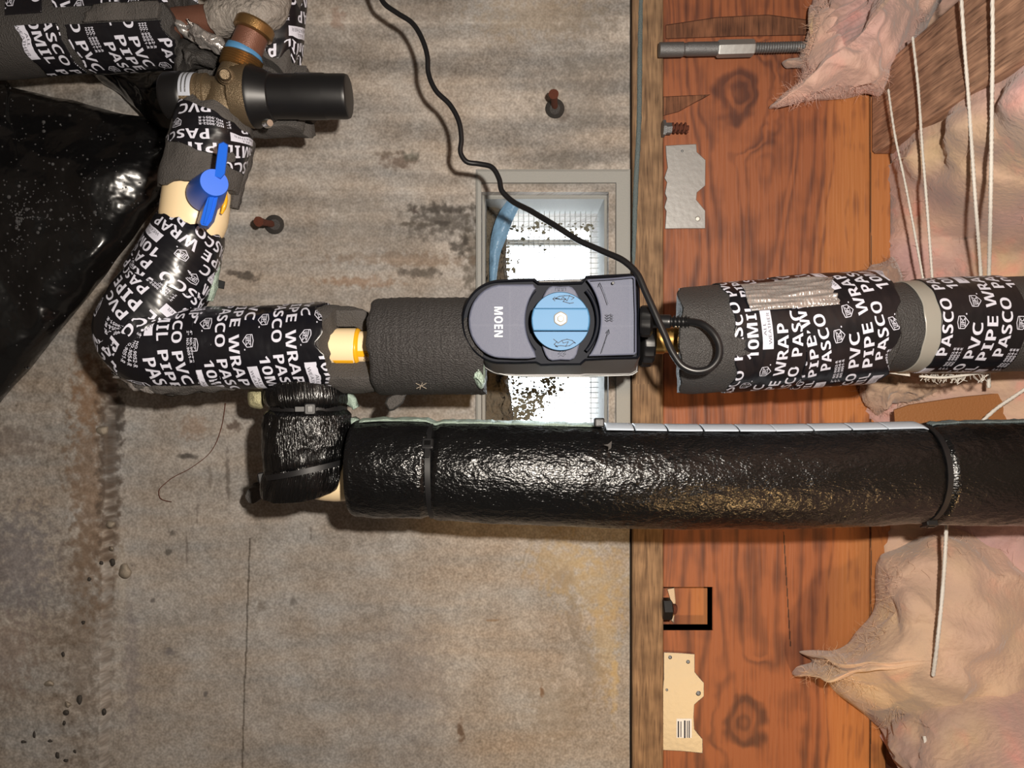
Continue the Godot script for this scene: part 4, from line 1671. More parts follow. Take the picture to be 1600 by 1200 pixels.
func upper_run() -> void:
	# right of the shut-off device: thick sleeve with printed tape and a silver patch
	var h := 0.165
	var path := [[1059, 532, h, 81], [1080, 532, h, 83], [1130, 528, h, 84], [1220, 521, h, 85], [1300, 515, h, 86], [1358, 512, h, 86]]
	var t := thing("pipe_insulation", "thick grey foam sleeve with black printed tape and a silver patch, right of the device", "pipe insulation", "foam sleeves on the upper pipe")
	var m := MB.new()
	sleeve(m, path, {"rag0": 0.003, "rag1": 0.002, "step": 0.003, "wall": 0.028, "tilt0": Vector3(0, 0, -0.2)})
	obj("foam", m, M.grey_foam, t)
	tape_wrap(t, cut(path, 1122, 1252), {"print": 1, "pu": 0.10, "pv": 0.08, "rag0": 0.003})
	tape_wrap(t, cut(path, 1218, 1356), {"print": 1, "pu": 0.43, "pv": 0.3, "slant": -0.16, "rag0": 0.002, "rag1": 0.006, "grow": 0.0018, "tilt0": Vector3(0.12, 0, 0), "tilt1": Vector3(-0.10, 0, 0)})
	m = MB.new()
	tube(m, cut(path, 1148, 1278), {"t0": -1.02, "t1": -0.36, "wall": 0.0008, "grow": 0.0034, "seg": 26, "step": 0.002, "rag1": 0.010, "rag0": 0.002, "disp": func(s, a): return 0.0016 * NZ.get_noise_3d(s * 18.0, cos(a) * 1.4, sin(a) * 1.4) + 0.0015 * N1.get_noise_2d(s * 26.0, a * 14.0)})
	obj("silver_patch", m, M.silver_tape, t).set_meta("label", "crinkled silver tape patch")
	settle(t)
	# the thinner sleeve that goes on up into the insulation
	path = [[1340, 514, h, 66], [1400, 511, h, 69], [1480, 508, h, 72], [1560, 507, h, 74], [1660, 504, h, 77]]
	t = thing("pipe_insulation", "thinner grey foam sleeve with one band of printed tape, running up into the insulation", "pipe insulation", "foam sleeves on the upper pipe")
	m = MB.new()
	sleeve(m, path, {"step": 0.004, "disp": lumpy(0.0006, 18.0)})
	obj("foam", m, M.grey_foam, t)
	tape_wrap(t, cut(path, 1404, 1432), {"lump": 0.0006, "grow": 0.0008, "rag0": 0.0008}, "clear_tape").mesh.surface_set_material(0, M.clear_tape)
	tape_wrap(t, cut(path, 1427, 1548), {"print": 1, "pu": 0.38, "pv": 0.52, "rag0": 0.0008, "rag1": 0.0006, "lump": 0.0006, "grow": 0.0016, "slant": 0.03})
	m = MB.new()
	for i in 46:
		var px := 1440.0 + rng.randf() * 108.0
		var p := PackedVector3Array()
		var r := PackedFloat32Array()
		var q := Vector2(px, 583.0 + rng.randf() * 3.0)
		var dx := rng.randfn(0.0, 3.0)
		for s in 4:
			p.append(P(q.x, q.y, 0.155 - s * 0.002))
			r.append(0.00035)
			q += Vector2(dx + rng.randfn(0.0, 2.0), 2.0 + rng.randf() * 4.0)
		sweep(m, p, r, {"seg": 4, "step": 0.01, "carry": true})
	tube(m, [[1437, 588, 0.156, 1.6], [1470, 590, 0.156, 2.4], [1510, 586, 0.156, 2.0], [1549, 581, 0.156, 1.4]], {"seg": 8, "disp": lumpy(0.0008, 200.0)})
	var fr := obj("frayed_edge", m, M.twine, t)
	fr.set_meta("kind", "stuff")
	m = MB.new()
	loft(m, [[v2([1388, 583, 1421, 579, 1422, 588]), 0.150], [v2([1388, 583, 1421, 579, 1422, 588]), 0.151]])
	obj("tape_corner", m, M.twine, t)
	settle(t)
	# left of the device: dark plain sleeve
	path = [[588, 542, 0.16, 72], [594, 542, 0.16, 75], [640, 541, 0.16, 76], [700, 541, 0.16, 76], [757, 541, 0.16, 75]]
	t = thing("pipe_insulation", "plain dark grey foam sleeve left of the device, its left end split", "pipe insulation", "foam sleeves on the upper pipe")
	m = MB.new()
	sleeve(m, path, {"rag0": 0.0018, "rag1": 0.002, "tilt0": Vector3(0.03, 0, 0), "step": 0.0025, "disp": func(s, a): return 0.0010 * NZ.get_noise_3d(s * 18.0, cos(a) * 1.4, sin(a) * 1.4) + 0.0003 * sin(s * 900.0)})
	obj("foam", m, M.foam_dark, t)
	m = MB.new()
	stroke(m, [Vector2(650, 599), Vector2(666, 607)], 0.1905, 0.8)
	stroke(m, [Vector2(651, 607), Vector2(666, 599)], 0.1905, 0.8)
	stroke(m, [Vector2(656, 608), Vector2(660, 598)], 0.1905, 0.7)
	obj("chalk_mark", m, M.stone, t)
	m = MB.new()
	loft(m, [[v2([622, 611, 634, 616, 630, 630, 616, 641, 608, 643, 601, 630, 604, 622]), 0.150], [v2([620, 612, 635, 616, 629, 630, 615, 640, 608, 642, 601, 630, 605, 622]), 0.160], [v2([622, 613, 633, 617, 627, 629, 614, 638, 609, 639, 604, 630, 607, 623]), 0.163]], 50.0)
	obj("torn_scrap", m, M.foam_torn, t)
	m = MB.new()
	pillow(m, v2([737, 578, 748, 566, 757, 572, 758, 596, 752, 608, 744, 598]), Vector2(748, 588), 0.188, 0.010, 0.004, 120.0, {"rings": 8, "each": 5})
	obj("foil_edge", m, M.foil, t)
	settle(t)
	# the split lower shell between the two sleeves
	t = thing("foam_shell", "split grey foam shell below the bare cream pipe, left of the plain dark sleeve", "pipe insulation")
	m = MB.new()
	tube(m, [[520, 545, 0.155, 68], [560, 546, 0.155, 69], [604, 545, 0.155, 67]], {"t0": 0.70, "t1": 2.4, "wall": 0.022, "seg": 36, "rag1": 0.010, "disp": lumpy(0.0022, 30.0)})
	obj("lower_shell", m, M.foam_torn, t)
	m = MB.new()
	tube(m, [[530, 545, 0.155, 66], [560, 545, 0.155, 66], [574, 544, 0.155, 58]], {"t0": -2.5, "t1": -1.05, "wall": 0.016, "seg": 30, "rag1": 0.010, "disp": lumpy(0.003, 40.0)})
	obj("upper_shell", m, M.foam_torn, t)
	settle(t)
	# bare pipe
	t = thing("supply_pipe", "bare cream plastic pipe with a yellow glue ring between two foam sleeves", "pipe")
	m = MB.new()
	lathe(m, P(500, 543, 0.16), P(560, 543, 0.16), [[0.0, R(30, 0.16)], [0.94, R(30.5, 0.16)], [1.0, R(28, 0.16)]], 40)
	obj("coupling", m, M.cream, t)
	m = MB.new()
	lathe(m, P(540, 543.5, 0.16), P(740, 541, 0.16), [[0.0, R(26, 0.16)], [1.0, R(26, 0.16)]], 40)
	obj("pipe", m, M.cream, t)
	m = MB.new()
	tube(m, [[557, 543, 0.16, 28.5], [559.5, 543, 0.16, 30.4], [562, 543, 0.16, 29.5], [564.5, 543, 0.16, 26.4]], {"cap0": false, "cap1": false, "step": 0.0008, "seg": 40, "disp": func(s, a): return 0.0003 * sin(a * 3.0)})
	obj("glue_ring", m, M.glue, t)
	m = MB.new()
	tube(m, [[561, 543, 0.16, 26.3], [575, 543, 0.16, 26.3], [590, 543, 0.16, 26.3]], {"t0": 0.25, "t1": 0.62, "wall": 0.0003, "grow": 0.0002, "seg": 8, "rag1": 0.004})
	obj("glue_smear", m, M.glue, t)
	m = MB.new()
	tube(m, [[528, 543, 0.16, 30.6], [542, 543, 0.16, 30.6], [554, 543, 0.16, 30.6]], {"t0": 0.75, "t1": 1.1, "wall": 0.0003, "grow": 0.0002, "seg": 8, "rag1": 0.004, "rag0": 0.003})
	obj("glue_smear", m, M.glue, t)
	text("printed_mark", "100", P(572, 556.5, 0.1786), 0.0026, 0.0062, M.rust, t, -PI / 2 * 0.0)
	settle(t)
	# the printed elbow
	var e := [[299, 352, 0.158, 47], [294, 368, 0.158, 51], [280, 402, 0.158, 57], [262, 444, 0.158, 61], [240, 484, 0.160, 65], [226, 518, 0.160, 69], [244, 541, 0.160, 67], [290, 546, 0.160, 63], [360, 545, 0.160, 62], [440, 543, 0.160, 63], [510, 541, 0.160, 64], [526, 541, 0.160, 64]]
	t = thing("elbow_insulation", "foam elbow bound in black tape with bold white print, left of the bare cream pipe", "pipe insulation")
	m = MB.new()
	sleeve(m, e, {"rag1": 0.004, "tilt1": Vector3(-0.08, 0, -0.1), "carry": false, "step": 0.003})
	obj("foam", m, M.foam_torn, t)
	tape_wrap(t, e.slice(0, 4), {"print": -1, "pu": 0.05, "slant": -0.25, "pv": 0.1, "rag0": 0.003, "grow": 0.0022, "tilt0": Vector3(0, 0.12, 0)})
	tape_wrap(t, e.slice(2, 7), {"print": -1, "pu": 0.33, "slant": -0.30, "pv": 0.42, "rag0": 0.002, "rag1": 0.002, "grow": 0.0014, "step": 0.0025})
	tape_wrap(t, e.slice(5, 9), {"print": -1, "pu": 0.71, "slant": 0.10, "pv": 0.75, "rag1": 0.002, "grow": 0.0018, "t0": -2.6, "t1": 1.02, "step": 0.0025, "rag0": 0.004})
	tape_wrap(t, cut(e.slice(7), 330, 518), {"print": -1, "pu": 0.46, "slant": 0.05, "pv": 0.12, "rag0": 0.002, "rag1": 0.005, "grow": 0.0024, "tilt1": Vector3(0.12, 0, 0), "t0": -2.8, "t1": 1.25})
	# torn silvery underside of the corner
	m = MB.new()
	tube(m, [[196, 560, 0.162, 30], [240, 575, 0.162, 40], [300, 578, 0.162, 40], [360, 566, 0.162, 44]], {"t0": -0.2, "t1": 1.5, "wall": 0.006, "seg": 30, "rag0": 0.006, "rag1": 0.006, "disp": lumpy(0.005, 40.0)})
	obj("torn_edge", m, M.foam_torn, t)
	m = MB.new()
	tube(m, [[200, 574, 0.166, 22], [226, 586, 0.166, 26], [262, 590, 0.166, 26]], {"t0": -0.1, "t1": 1.2, "wall": 0.001, "seg": 24, "rag0": 0.01, "rag1": 0.01, "disp": lumpy(0.006, 60.0)})
	obj("silver_tear", m, M.silver_tape, t)
	m = MB.new()
	tube(m, [[157, 512, 0.160, 10], [166, 500, 0.160, 12], [186, 486, 0.160, 12], [200, 470, 0.160, 10]], {"seg": 20, "disp": lumpy(0.003, 90.0)})
	obj("loose_flap", m, M.tape, t)
	# greenish foil showing along the inside of the bend
	m = MB.new()
	tube(m, [[338, 396, 0.150, 7], [334, 420, 0.150, 9], [330, 446, 0.150, 9], [326, 470, 0.150, 6]], {"seg": 16, "disp": lumpy(0.003, 90.0)})
	obj("foil_edge", m, M.foil, t)
	settle(t)
	m = MB.new()
	plate(m, v2([338, 436, 352, 440, 350, 452, 336, 449]), 0.138, 0.148, 1.0)
	tag(obj("cable_tie_end", m, M.tie), "black cable tie head at the inner side of the printed elbow", "cable tie")


# ------------------------------------------------------------------ the shut-off device
func circle(c: Vector2, r: float, n := 48, a0 := 0.0, a1 := TAU) -> Array:
	var o := []
	for i in n:
		var a := a0 + (a1 - a0) * i / (n if a1 - a0 > TAU - 0.01 else n - 1)
		o.append(c + Vector2(cos(a), sin(a)) * r)
	return o


func arc(c: Vector2, r: Vector2, a0: float, a1: float, n: int) -> Array:
	var o := []
	for i in n:
		var a := deg_to_rad(lerpf(a0, a1, float(i) / (n - 1)))
		o.append(c + Vector2(cos(a) * r.x, sin(a) * r.y))
	return o


func shutoff_device() -> void:
	var t := thing("shutoff_valve", "slate blue water shut-off device with a light blue dial, in front of the vent", "water valve")
	var o := []
	# cover outline: flat right end, round left end, shallow notches above and below the dial
	o.append_array(v2([999, 428, 998, 427, 957, 429, 916, 431, 909, 440, 876, 441, 843, 441, 835, 435, 806, 436, 782, 437]))
	o.append_array(arc(Vector2(783, 503), Vector2(62, 66), -96, -264, 30))
	o.append_array(v2([806, 569, 837, 568, 845, 572, 876, 571, 907, 571, 915, 564, 957, 562, 996, 561, 1000, 556, 1000, 490]))
	var base := []
	base.append_array(v2([998, 436, 994, 433, 957, 433, 916, 434, 909, 436, 876, 437, 843, 438, 835, 438, 806, 438, 786, 439]))
	base.append_array(arc(Vector2(788, 513), Vector2(58, 74), -96, -264, 30))
	base.append_array(v2([806, 588, 837, 588, 845, 588, 876, 588, 907, 588, 915, 587, 957, 587, 987, 586, 997, 580, 999, 500]))
	var m := MB.new()
	loft(m, [[inset(base, 8.0), 0.125], [base, 0.140], [base, 0.166], [inset(base, 1.5), 0.1685]], 30.0)
	obj("base", m, M.case, t)
	m = MB.new()
	loft(m, [[inset(base, 3.0), 0.1688], [inset(base, 3.5), 0.172], [inset(o, -0.3), 0.1975]], 40.0)
	obj("skirt", m, M.case, t)
	m = MB.new()
	loft(m, [[inset(o, -0.3), 0.1976], [o, 0.199], [inset(o, 1.2), 0.2025], [inset(o, 3.5), 0.2045]], 40.0)
	var cover := obj("cover", m, M.navy, t)
	# the two proud panels, left and right of the dial
	var left := []
	left.append_array(v2([833, 444, 838, 452]))
	left.append_array(arc(Vector2(890, 501), Vector2(69, 78), 218, 142, 18))
	left.append_array(v2([838, 559, 826, 561, 806, 561]))
	left.append_array(arc(Vector2(785, 502), Vector2(53, 58), 96, 264, 26))
	left.append_array(v2([806, 444]))
	m = MB.new()
	loft(m, [[left, 0.203], [left, 0.2085], [inset(left, 1.2), 0.2097], [inset(left, 3.0), 0.2101]], 40.0)
	obj("face_panel", m, M.panel, t)
	var right := []
	right.append_array(v2([919, 436, 957, 434, 989, 431, 993, 434]))
	right.append_array(v2([995, 490, 995, 551, 991, 555, 957, 556, 921, 557]))
	right.append_array(arc(Vector2(861, 499), Vector2(77, 88), 41, -44, 20))
	m = MB.new()
	loft(m, [[right, 0.203], [right, 0.2085], [inset(right, 1.2), 0.2097], [inset(right, 3.0), 0.2101]], 40.0)
	obj("face_panel", m, M.panel, t)
	# the dial's well and its grey lozenge
	var loz := v2([858, 449, 876, 448, 894, 449, 906, 470, 913, 500, 906, 534, 897, 560, 876, 562, 857, 561, 846, 536, 838, 500, 846, 470])
	loz = curve2(loz, 3)
	m = MB.new()
	loft(m, [[loz, 0.203], [loz, 0.2055], [inset(loz, 1.5), 0.2062]], 40.0)
	obj("dial_plate", m, M.panel, t)
	# raised rim arcs beside the dial
	for s in [-1, 1]:
		m = MB.new()
		var pts := []
		for i in 15:
			var a := deg_to_rad(lerpf(-46.0, 46.0, i / 14.0))
			pts.append([876.0 + s * cos(a) * 58.0, 501.0 + sin(a) * 66.0, 0.2065, 3.0])
		tube(m, pts, {"seg": 12})
		obj("dial_rim", m, M.navy, t)
	# dial
	m = MB.new()
	var dc := circle(Vector2(876, 502), 46.0, 64)
	loft(m, [[dc, 0.206], [dc, 0.2125], [inset(dc, 1.0), 0.2135]], 35.0)
	var dial := obj("dial", m, M.dial, t)
	var bar := []
	bar.append_array(arc(Vector2(876, 500), Vector2(46, 46), -24, 22, 10))
	bar.append_array(arc(Vector2(876, 500), Vector2(46, 46), 158, 204, 10))
	m = MB.new()
	loft(m, [[bar, 0.2130], [bar, 0.2190], [inset(bar, 1.2), 0.2202], [inset(bar, 2.4), 0.2205]], 35.0)
	obj("grip", m, M.dial, dial)
	m = MB.new()
	lathe(m, P(876, 498, 0.2195), P(876, 498, 0.2225), [[0.0, R(11.5, 0.22)], [0.6, R(11.5, 0.22)], [0.9, R(9.5, 0.22)], [0.92, R(5.5, 0.22)], [1.3, R(4.5, 0.22)], [1.35, R(2.5, 0.22)]], 36, func(a, _s): return 1.0 - 0.07 * absf(sin(a * 3.0)))
	obj("screw", m, M.lobed, dial)
	# printed hands and arrows on the dial, marks on the plate and the right panel
	var z := 0.2138
	m = MB.new()
	stroke(m, v2([864, 467, 874, 467, 868, 466, 874, 463, 882, 462, 890, 462, 897, 465, 893, 468]), z, 1.1)
	stroke(m, v2([868, 466, 876, 468, 884, 467, 880, 471, 890, 474, 896, 473]), z, 1.1)
	stroke(m, v2([867, 464, 864, 467, 867, 470]), z, 1.0)
	stroke(m, v2([876, 468, 880, 464, 886, 470, 890, 462]), z, 0.9)
	obj("hand_icon", m, M.ink, dial)
	m = MB.new()
	stroke(m, v2([865, 530, 870, 534, 866, 538, 871, 542, 868, 541, 876, 540, 884, 541, 890, 540, 897, 535, 899, 536]), z, 1.1)
	stroke(m, v2([870, 534, 872, 536, 878, 532, 886, 530, 894, 532, 899, 536]), z, 1.1)
	stroke(m, v2([878, 532, 880, 536, 888, 534, 884, 541]), z, 0.9)
	obj("hand_icon", m, M.ink, dial)
	m = MB.new()
	stroke(m, v2([868, 454, 868, 450, 872, 450, 872, 454, 874, 454, 874, 450, 878, 450, 878, 454, 880, 454, 880, 450, 884, 450, 884, 454]), 0.2066, 0.8)
	obj("position_mark", m, M.ink, cover)
	m = MB.new()
	stroke(m, v2([872, 549, 876, 549, 872, 553, 876, 553, 880, 549, 884, 549, 880, 553, 884, 553, 880, 557, 876, 555, 872, 558]), 0.2066, 0.8)
	obj("position_mark", m, M.ink, cover)
	for k in 3:
		m = MB.new()
		stroke(m, v2([947, 491 + k * 4, 950, 493 + k * 4, 954, 491 + k * 4, 958, 493 + k * 4]), 0.2105, 1.1)
		obj("wave_mark", m, M.ink, cover)
	m = MB.new()
	stroke(m, v2([936, 447, 937, 442, 940, 448, 937, 442, 941, 450, 945, 460, 950, 475]), 0.2105, 1.0)
	obj("arrow_mark", m, M.ink, cover)
	m = MB.new()
	stroke(m, v2([948, 519, 951, 515, 952, 521, 951, 515, 949, 524, 945, 536, 940, 551]), 0.2105, 1.0)
	obj("arrow_mark", m, M.ink, cover)
	m = MB.new()
	lathe(m, P(958, 442, 0.2095), P(958, 442, 0.2108), [[0.0, R(2.4, 0.21)], [1.0, R(1.8, 0.21)]], 14)
	obj("indicator_lamp", m, M.black_plastic, cover)
	text("lettering", "MOEN", P(779, 503, 0.2104), R(13.0, 0.21), R(47.0, 0.21), M.white, t)
	# seam line of the lower lip
	m = MB.new()
	tube(m, [[770, 580, 0.1685, 0.9], [790, 586, 0.1685, 1.1], [815, 587.5, 0.1685, 1.1], [860, 588, 0.1685, 1.1], [900, 588, 0.1685, 1.1], [940, 587.3, 0.1685, 1.1], [975, 586.2, 0.1685, 1.1], [988, 585.4, 0.1685, 1.1], [996, 580, 0.1685, 0.9]], {"seg": 8, "carry": true})
	obj("lip_bead", m, M.galv, t)
	# union nut and brass outlet
	m = MB.new()
	lathe(m, P(1000, 528, 0.158), P(1018, 528, 0.158), [[0.0, R(44, 0.158)], [0.15, R(46, 0.158)], [0.8, R(46, 0.158)], [1.0, R(42, 0.158)]], 72, func(a, _s): return 1.0 - 0.05 * absf(sin(a * 9.0)))
	obj("union_nut", m, M.black_plastic, t)
	m = MB.new()
	lathe(m, P(1014, 531, 0.162), P(1090, 531, 0.162), [[0.0, R(22, 0.158)], [0.3, R(22, 0.158)], [0.32, R(20, 0.158)], [0.6, R(20, 0.158)], [0.61, R(32, 0.158)], [0.78, R(32, 0.158)], [0.8, R(24, 0.158)], [1.0, R(24, 0.158)]], 40)
	obj("brass_outlet", m, M.gold, t)
	m = MB.new()
	lathe(m, P(745, 541, 0.158), P(730, 541, 0.158), [[0.0, R(44, 0.158)], [0.15, R(46, 0.158)], [1.0, R(46, 0.158)]], 72, func(a, _s): return 1.0 - 0.05 * absf(sin(a * 9.0)))
	obj("union_nut", m, M.black_plastic, t)
	settle(t)


func power_cord() -> void:
	var t := thing("power_cord", "thin black power cord running down the wall and looping into the shut-off valve", "cable")
	var pts := [[578, -60, 0.115], [592, -10, 0.116], [600, 5, 0.118], [620, 20, 0.120], [644, 36, 0.122], [660, 62, 0.124], [668, 90, 0.125], [669, 112, 0.125], [680, 140, 0.126], [704, 165, 0.127], [717, 190, 0.128], [721, 218, 0.128], [720, 240, 0.128], [728, 252, 0.128], [748, 256, 0.128], [768, 261, 0.130], [780, 280, 0.132], [784, 298, 0.134], [794, 309, 0.136], [830, 330, 0.150], [865, 351, 0.166], [905, 376, 0.182], [945, 394, 0.196], [975, 408, 0.206], [995, 427, 0.212], [1008, 455, 0.216], [1022, 486, 0.220], [1038, 522, 0.224], [1052, 553, 0.228], [1068, 573, 0.231], [1088, 580, 0.233], [1108, 576, 0.234], [1122, 561, 0.234], [1124, 540, 0.232], [1114, 520, 0.229], [1098, 507, 0.224], [1080, 503, 0.216], [1060, 503, 0.208]]
	var path := []
	for i in pts.size():
		path.append([pts[i][0], pts[i][1], pts[i][2], 4.0 + 1.9 * smoothstep(12.0, 32.0, float(i))])
	var m := MB.new()
	tube(m, path, {"seg": 14, "step": 0.0025, "carry": true})
	obj("cord", m, M.cable, t)
	m = MB.new()
	lathe(m, P(1000, 502, 0.200), P(1020, 502, 0.202), [[0.0, R(23, 0.20)], [0.2, R(25, 0.20)], [0.8, R(25, 0.20)], [1.0, R(18, 0.20)]], 40, func(a, _s): return 1.0 - 0.06 * absf(sin(a * 6.0)))
	obj("plug_collar", m, M.black_plastic, t)
	m = MB.new()
	var pr := [[0.0, R(11, 0.205)], [0.45, R(11, 0.205)]]
	for i in 5:
		pr.append_array([[0.5 + i * 0.1, R(10, 0.205)], [0.52 + i * 0.1, R(7, 0.205)], [0.56 + i * 0.1, R(7, 0.205)], [0.58 + i * 0.1, R(9.5, 0.205)]])
	lathe(m, P(1018, 502, 0.203), P(1078, 503, 0.213), pr, 24)
	obj("strain_relief", m, M.cable, t)
	settle(t)


# ------------------------------------------------------------------ ball valve, pressure regulator and what is round them
func supply_group() -> void:
	# upper printed sleeve between regulator and ball valve
	var e := [[344, 176, 0.158, 48], [339, 190, 0.158, 55], [332, 215, 0.158, 58], [324, 245, 0.158, 59], [316, 278, 0.158, 59], [311, 300, 0.158, 57]]
	var t := thing("pipe_insulation", "short foam sleeve with upside-down white print, between brass regulator and blue handle", "pipe insulation")
	var m := MB.new()
	sleeve(m, e, {"rag0": 0.003, "rag1": 0.003, "step": 0.0025, "tilt1": Vector3(0, -0.2, 0), "disp": lumpy(0.0026, 25.0)})
	obj("foam", m, M.foam_torn, t)
	tape_wrap(t, [[340, 188, 0.158, 55], [332, 215, 0.158, 58], [323, 248, 0.158, 59]], {"print": -1, "pu": 0.28, "pv": 0.15, "slant": 0.35, "rag0": 0.002, "rag1": 0.002, "tilt0": Vector3(0, 0.16, 0), "tilt1": Vector3(0, 0.12, 0), "lump": 0.0024, "grow": 0.0016})
	m = MB.new()
	tube(m, [[384, 222, 0.146, 14], [381, 250, 0.148, 12], [372, 285, 0.150, 10], [366, 326, 0.150, 7]], {"seg": 18, "disp": lumpy(0.003, 60.0)})
	obj("loose_foam", m, M.foam_torn, t)
	settle(t)
	# ball valve
	t = thing("ball_valve", "cream plastic ball valve with a bright blue lever handle above the printed elbow", "valve")
	m = MB.new()
	tube(m, [[316, 268, 0.158, 42], [312, 284, 0.158, 48], [308, 305, 0.158, 50], [303, 340, 0.158, 50], [298, 366, 0.158, 46], [290, 392, 0.158, 38]], {"seg": 48, "step": 0.002})
	obj("body", m, M.cream, t)
	m = MB.new()
	tube(m, [[352, 300, 0.176, 3], [351, 320, 0.177, 4], [346, 334, 0.177, 2]], {"seg": 8, "disp": lumpy(0.001, 200.0)})
	obj("glue_smear", m, M.glue, t)
	m = MB.new()
	lathe(m, P(321, 304, 0.186), P(335, 285, 0.226), [[0.0, R(28, 0.19)], [0.1, R(28, 0.19)], [0.94, R(22, 0.226)], [1.0, R(20.5, 0.226)]], 40)
	var hub := obj("handle", m, M.blue, t)
	m = MB.new()
	var up := v2([341, 224, 349, 221, 357, 226, 355, 248, 352, 272, 345, 280, 334, 276, 337, 252])
	loft(m, [[up, 0.214], [up, 0.2245], [inset(up, 1.5), 0.226]], 40.0)
	obj("lever", m, M.blue, hub)
	m = MB.new()
	var lo := v2([327, 296, 336, 291, 345, 298, 340, 322, 333, 346, 325, 356, 313, 354, 310, 347, 316, 325])
	loft(m, [[inset(lo, -2.0), 0.196], [lo, 0.214], [inset(lo, 2.5), 0.222]], 40.0)
	obj("lever", m, M.blue, hub)
	m = MB.new()
	lo = v2([328, 300, 333, 297, 337, 300, 330, 330, 322, 351, 317, 350, 323, 325])
	loft(m, [[lo, 0.2215], [inset(lo, 0.8), 0.2235]], 40.0)
	obj("lever_rib", m, M.blue, hub)
	settle(t)
	# pressure regulator
	t = thing("pressure_regulator", "brass water pressure regulator with a black bell cap pointing up along the wall", "pressure regulator")
	var h := 0.163
	var at := func(x: float) -> Vector3: return P(x, 151, h)
	m = MB.new()
	lathe(m, at.call(258), at.call(294), [[0.0, R(22, h)], [0.06, R(32, h)], [0.2, R(36, h)], [0.85, R(37, h)], [1.0, R(34, h)]], 48)
	obj("end_cap", m, M.black_plastic, t)
	m = MB.new()
	lathe(m, at.call(292), at.call(372), [[0.0, R(34, h)], [0.26, R(34, h)], [0.28, R(32, h)], [0.34, R(32, h)], [0.36, R(34, h)], [0.44, R(34, h)], [0.46, R(31, h)], [0.6, R(29, h)], [0.8, R(31, h)], [1.0, R(40, h)]], 56)
	obj("body", m, M.bronze, t)
	m = MB.new()
	tube(m, [[294, 151, h, 34.2], [303, 151, h, 34.2], [312, 151, h, 34.2]], {"t0": -1.3, "t1": 0.35, "wall": 0.0003, "grow": 0.0004, "seg": 20})
	var lab := obj("paper_label", m, M.label, t)
	for k in 2:
		m = MB.new()
		tube(m, [[298 + k * 6, 151, h, 34.2], [300 + k * 6, 151, h, 34.2]], {"t0": -1.15, "t1": 0.2, "wall": 0.0002, "grow": 0.0006, "seg": 20})
		obj("print_line", m, M.steel, lab)
	m = MB.new()
	lathe(m, at.call(368), at.call(398), [[0.0, R(40, h)], [0.1, R(45, h)], [0.75, R(47, h)], [1.0, R(46, h)]], 56)
	obj("flange", m, M.bronze, t)
	m = MB.new()
	lathe(m, at.call(396), at.call(546), [[0.0, R(47, h)], [0.03, R(47, h)], [0.06, R(44, h)], [0.2, R(36, h)], [0.21, R(33.5, h)], [0.45, R(33.5, h)], [0.46, R(34.5, h)], [0.75, R(34.5, h)], [0.76, R(33.5, h)], [0.96, R(33.5, h)], [0.99, R(32, h)], [1.0, R(29, h)]], 56)
	var bell := obj("bell_housing", m, M.black_plastic, t)
	m = MB.new()
	lathe(m, P(416, 193, 0.180), P(422, 192, 0.186), [[0.0, R(7, 0.18)], [0.6, R(7, 0.18)], [1.0, R(5, 0.18)]], 18)
	obj("screw", m, M.chrome, bell)
	m = MB.new()
	lathe(m, P(355, 122, 0.178), P(351, 116, 0.206), [[0.0, R(13, 0.18)], [0.45, R(13, 0.18)], [0.5, R(10, 0.2)], [0.7, R(11, 0.2)], [0.72, R(9, 0.2)], [0.95, R(9, 0.2)], [1.0, R(7, 0.2)]], 24)
	obj("plug", m, M.bronze, t)
	m = MB.new()
	sweep(m, PackedVector3Array([P(362, 150, h), P(352, 170, h), P(344, 192, h - 0.003)]), PackedFloat32Array([R(36, h), R(33, h), R(35, h)]), {"seg": 40})
	obj("lower_port", m, M.bronze, t)
	m = MB.new()
	sweep(m, PackedVector3Array([P(362, 150, h), P(370, 125, h), P(374, 108, h)]), PackedFloat32Array([R(34, h), R(30, h), R(27, h)]), {"seg": 40})
	obj("upper_port", m, M.bronze, t)
	m = MB.new()
	var pr := []
	for i in 13:
		pr.append([i / 12.0, R(31.0 if i % 2 else 28.5, h)])
	lathe(m, P(374, 110, h), P(380, 88, h), pr, 40)
	obj("union_thread", m, M.brass, t)
	m = MB.new()
	tube(m, [[380, 88, h, 28], [381, 84, h, 29], [383, 79, h, 27]], {"seg": 36, "disp": lumpy(0.0006, 200.0)})
	obj("blue_washer", m, M.dial, t).set_meta("label", "pale blue washer")
	settle(t)
	# copper nipple and tee
	t = thing("copper_tee", "tarnished copper tee and nipple with grey solder above the brass regulator", "pipe fitting")
	m = MB.new()
	lathe(m, P(382, 84, h), P(398, 44, h), [[0.0, R(25, h)], [1.0, R(24, h)]], 36)
	obj("nipple", m, M.copper, t)
	m = MB.new()
	lathe(m, P(394, 54, h), P(401, 36, h), [[0.0, R(26, h)], [0.15, R(30, h)], [0.8, R(30, h)], [1.0, R(27, h)]], 40)
	obj("collar", m, M.brass, t)
	m = MB.new()
	tube(m, [[336, 30, 0.150, 26], [350, 26, 0.152, 29], [380, 22, 0.155, 30], [402, 24, 0.156, 29], [420, 16, 0.150, 28], [424, -30, 0.146, 28]], {"seg": 40, "disp": lumpy(0.002, 60.0)})
	obj("tee", m, M.solder, t)
	m = MB.new()
	tube(m, [[260, 36, 0.142, 22], [300, 34, 0.146, 22], [345, 28, 0.150, 22]], {"seg": 36, "disp": lumpy(0.0008, 60.0)})
	obj("copper_pipe", m, M.copper, t)
	settle(t)
	# top left: horizontal tube with two printed bands
	var p := [[-180, 58, 0.13, 66], [0, 52, 0.13, 66], [60, 48, 0.13, 66], [120, 44, 0.13, 66], [200, 40, 0.13, 66], [288, 36, 0.13, 66]]
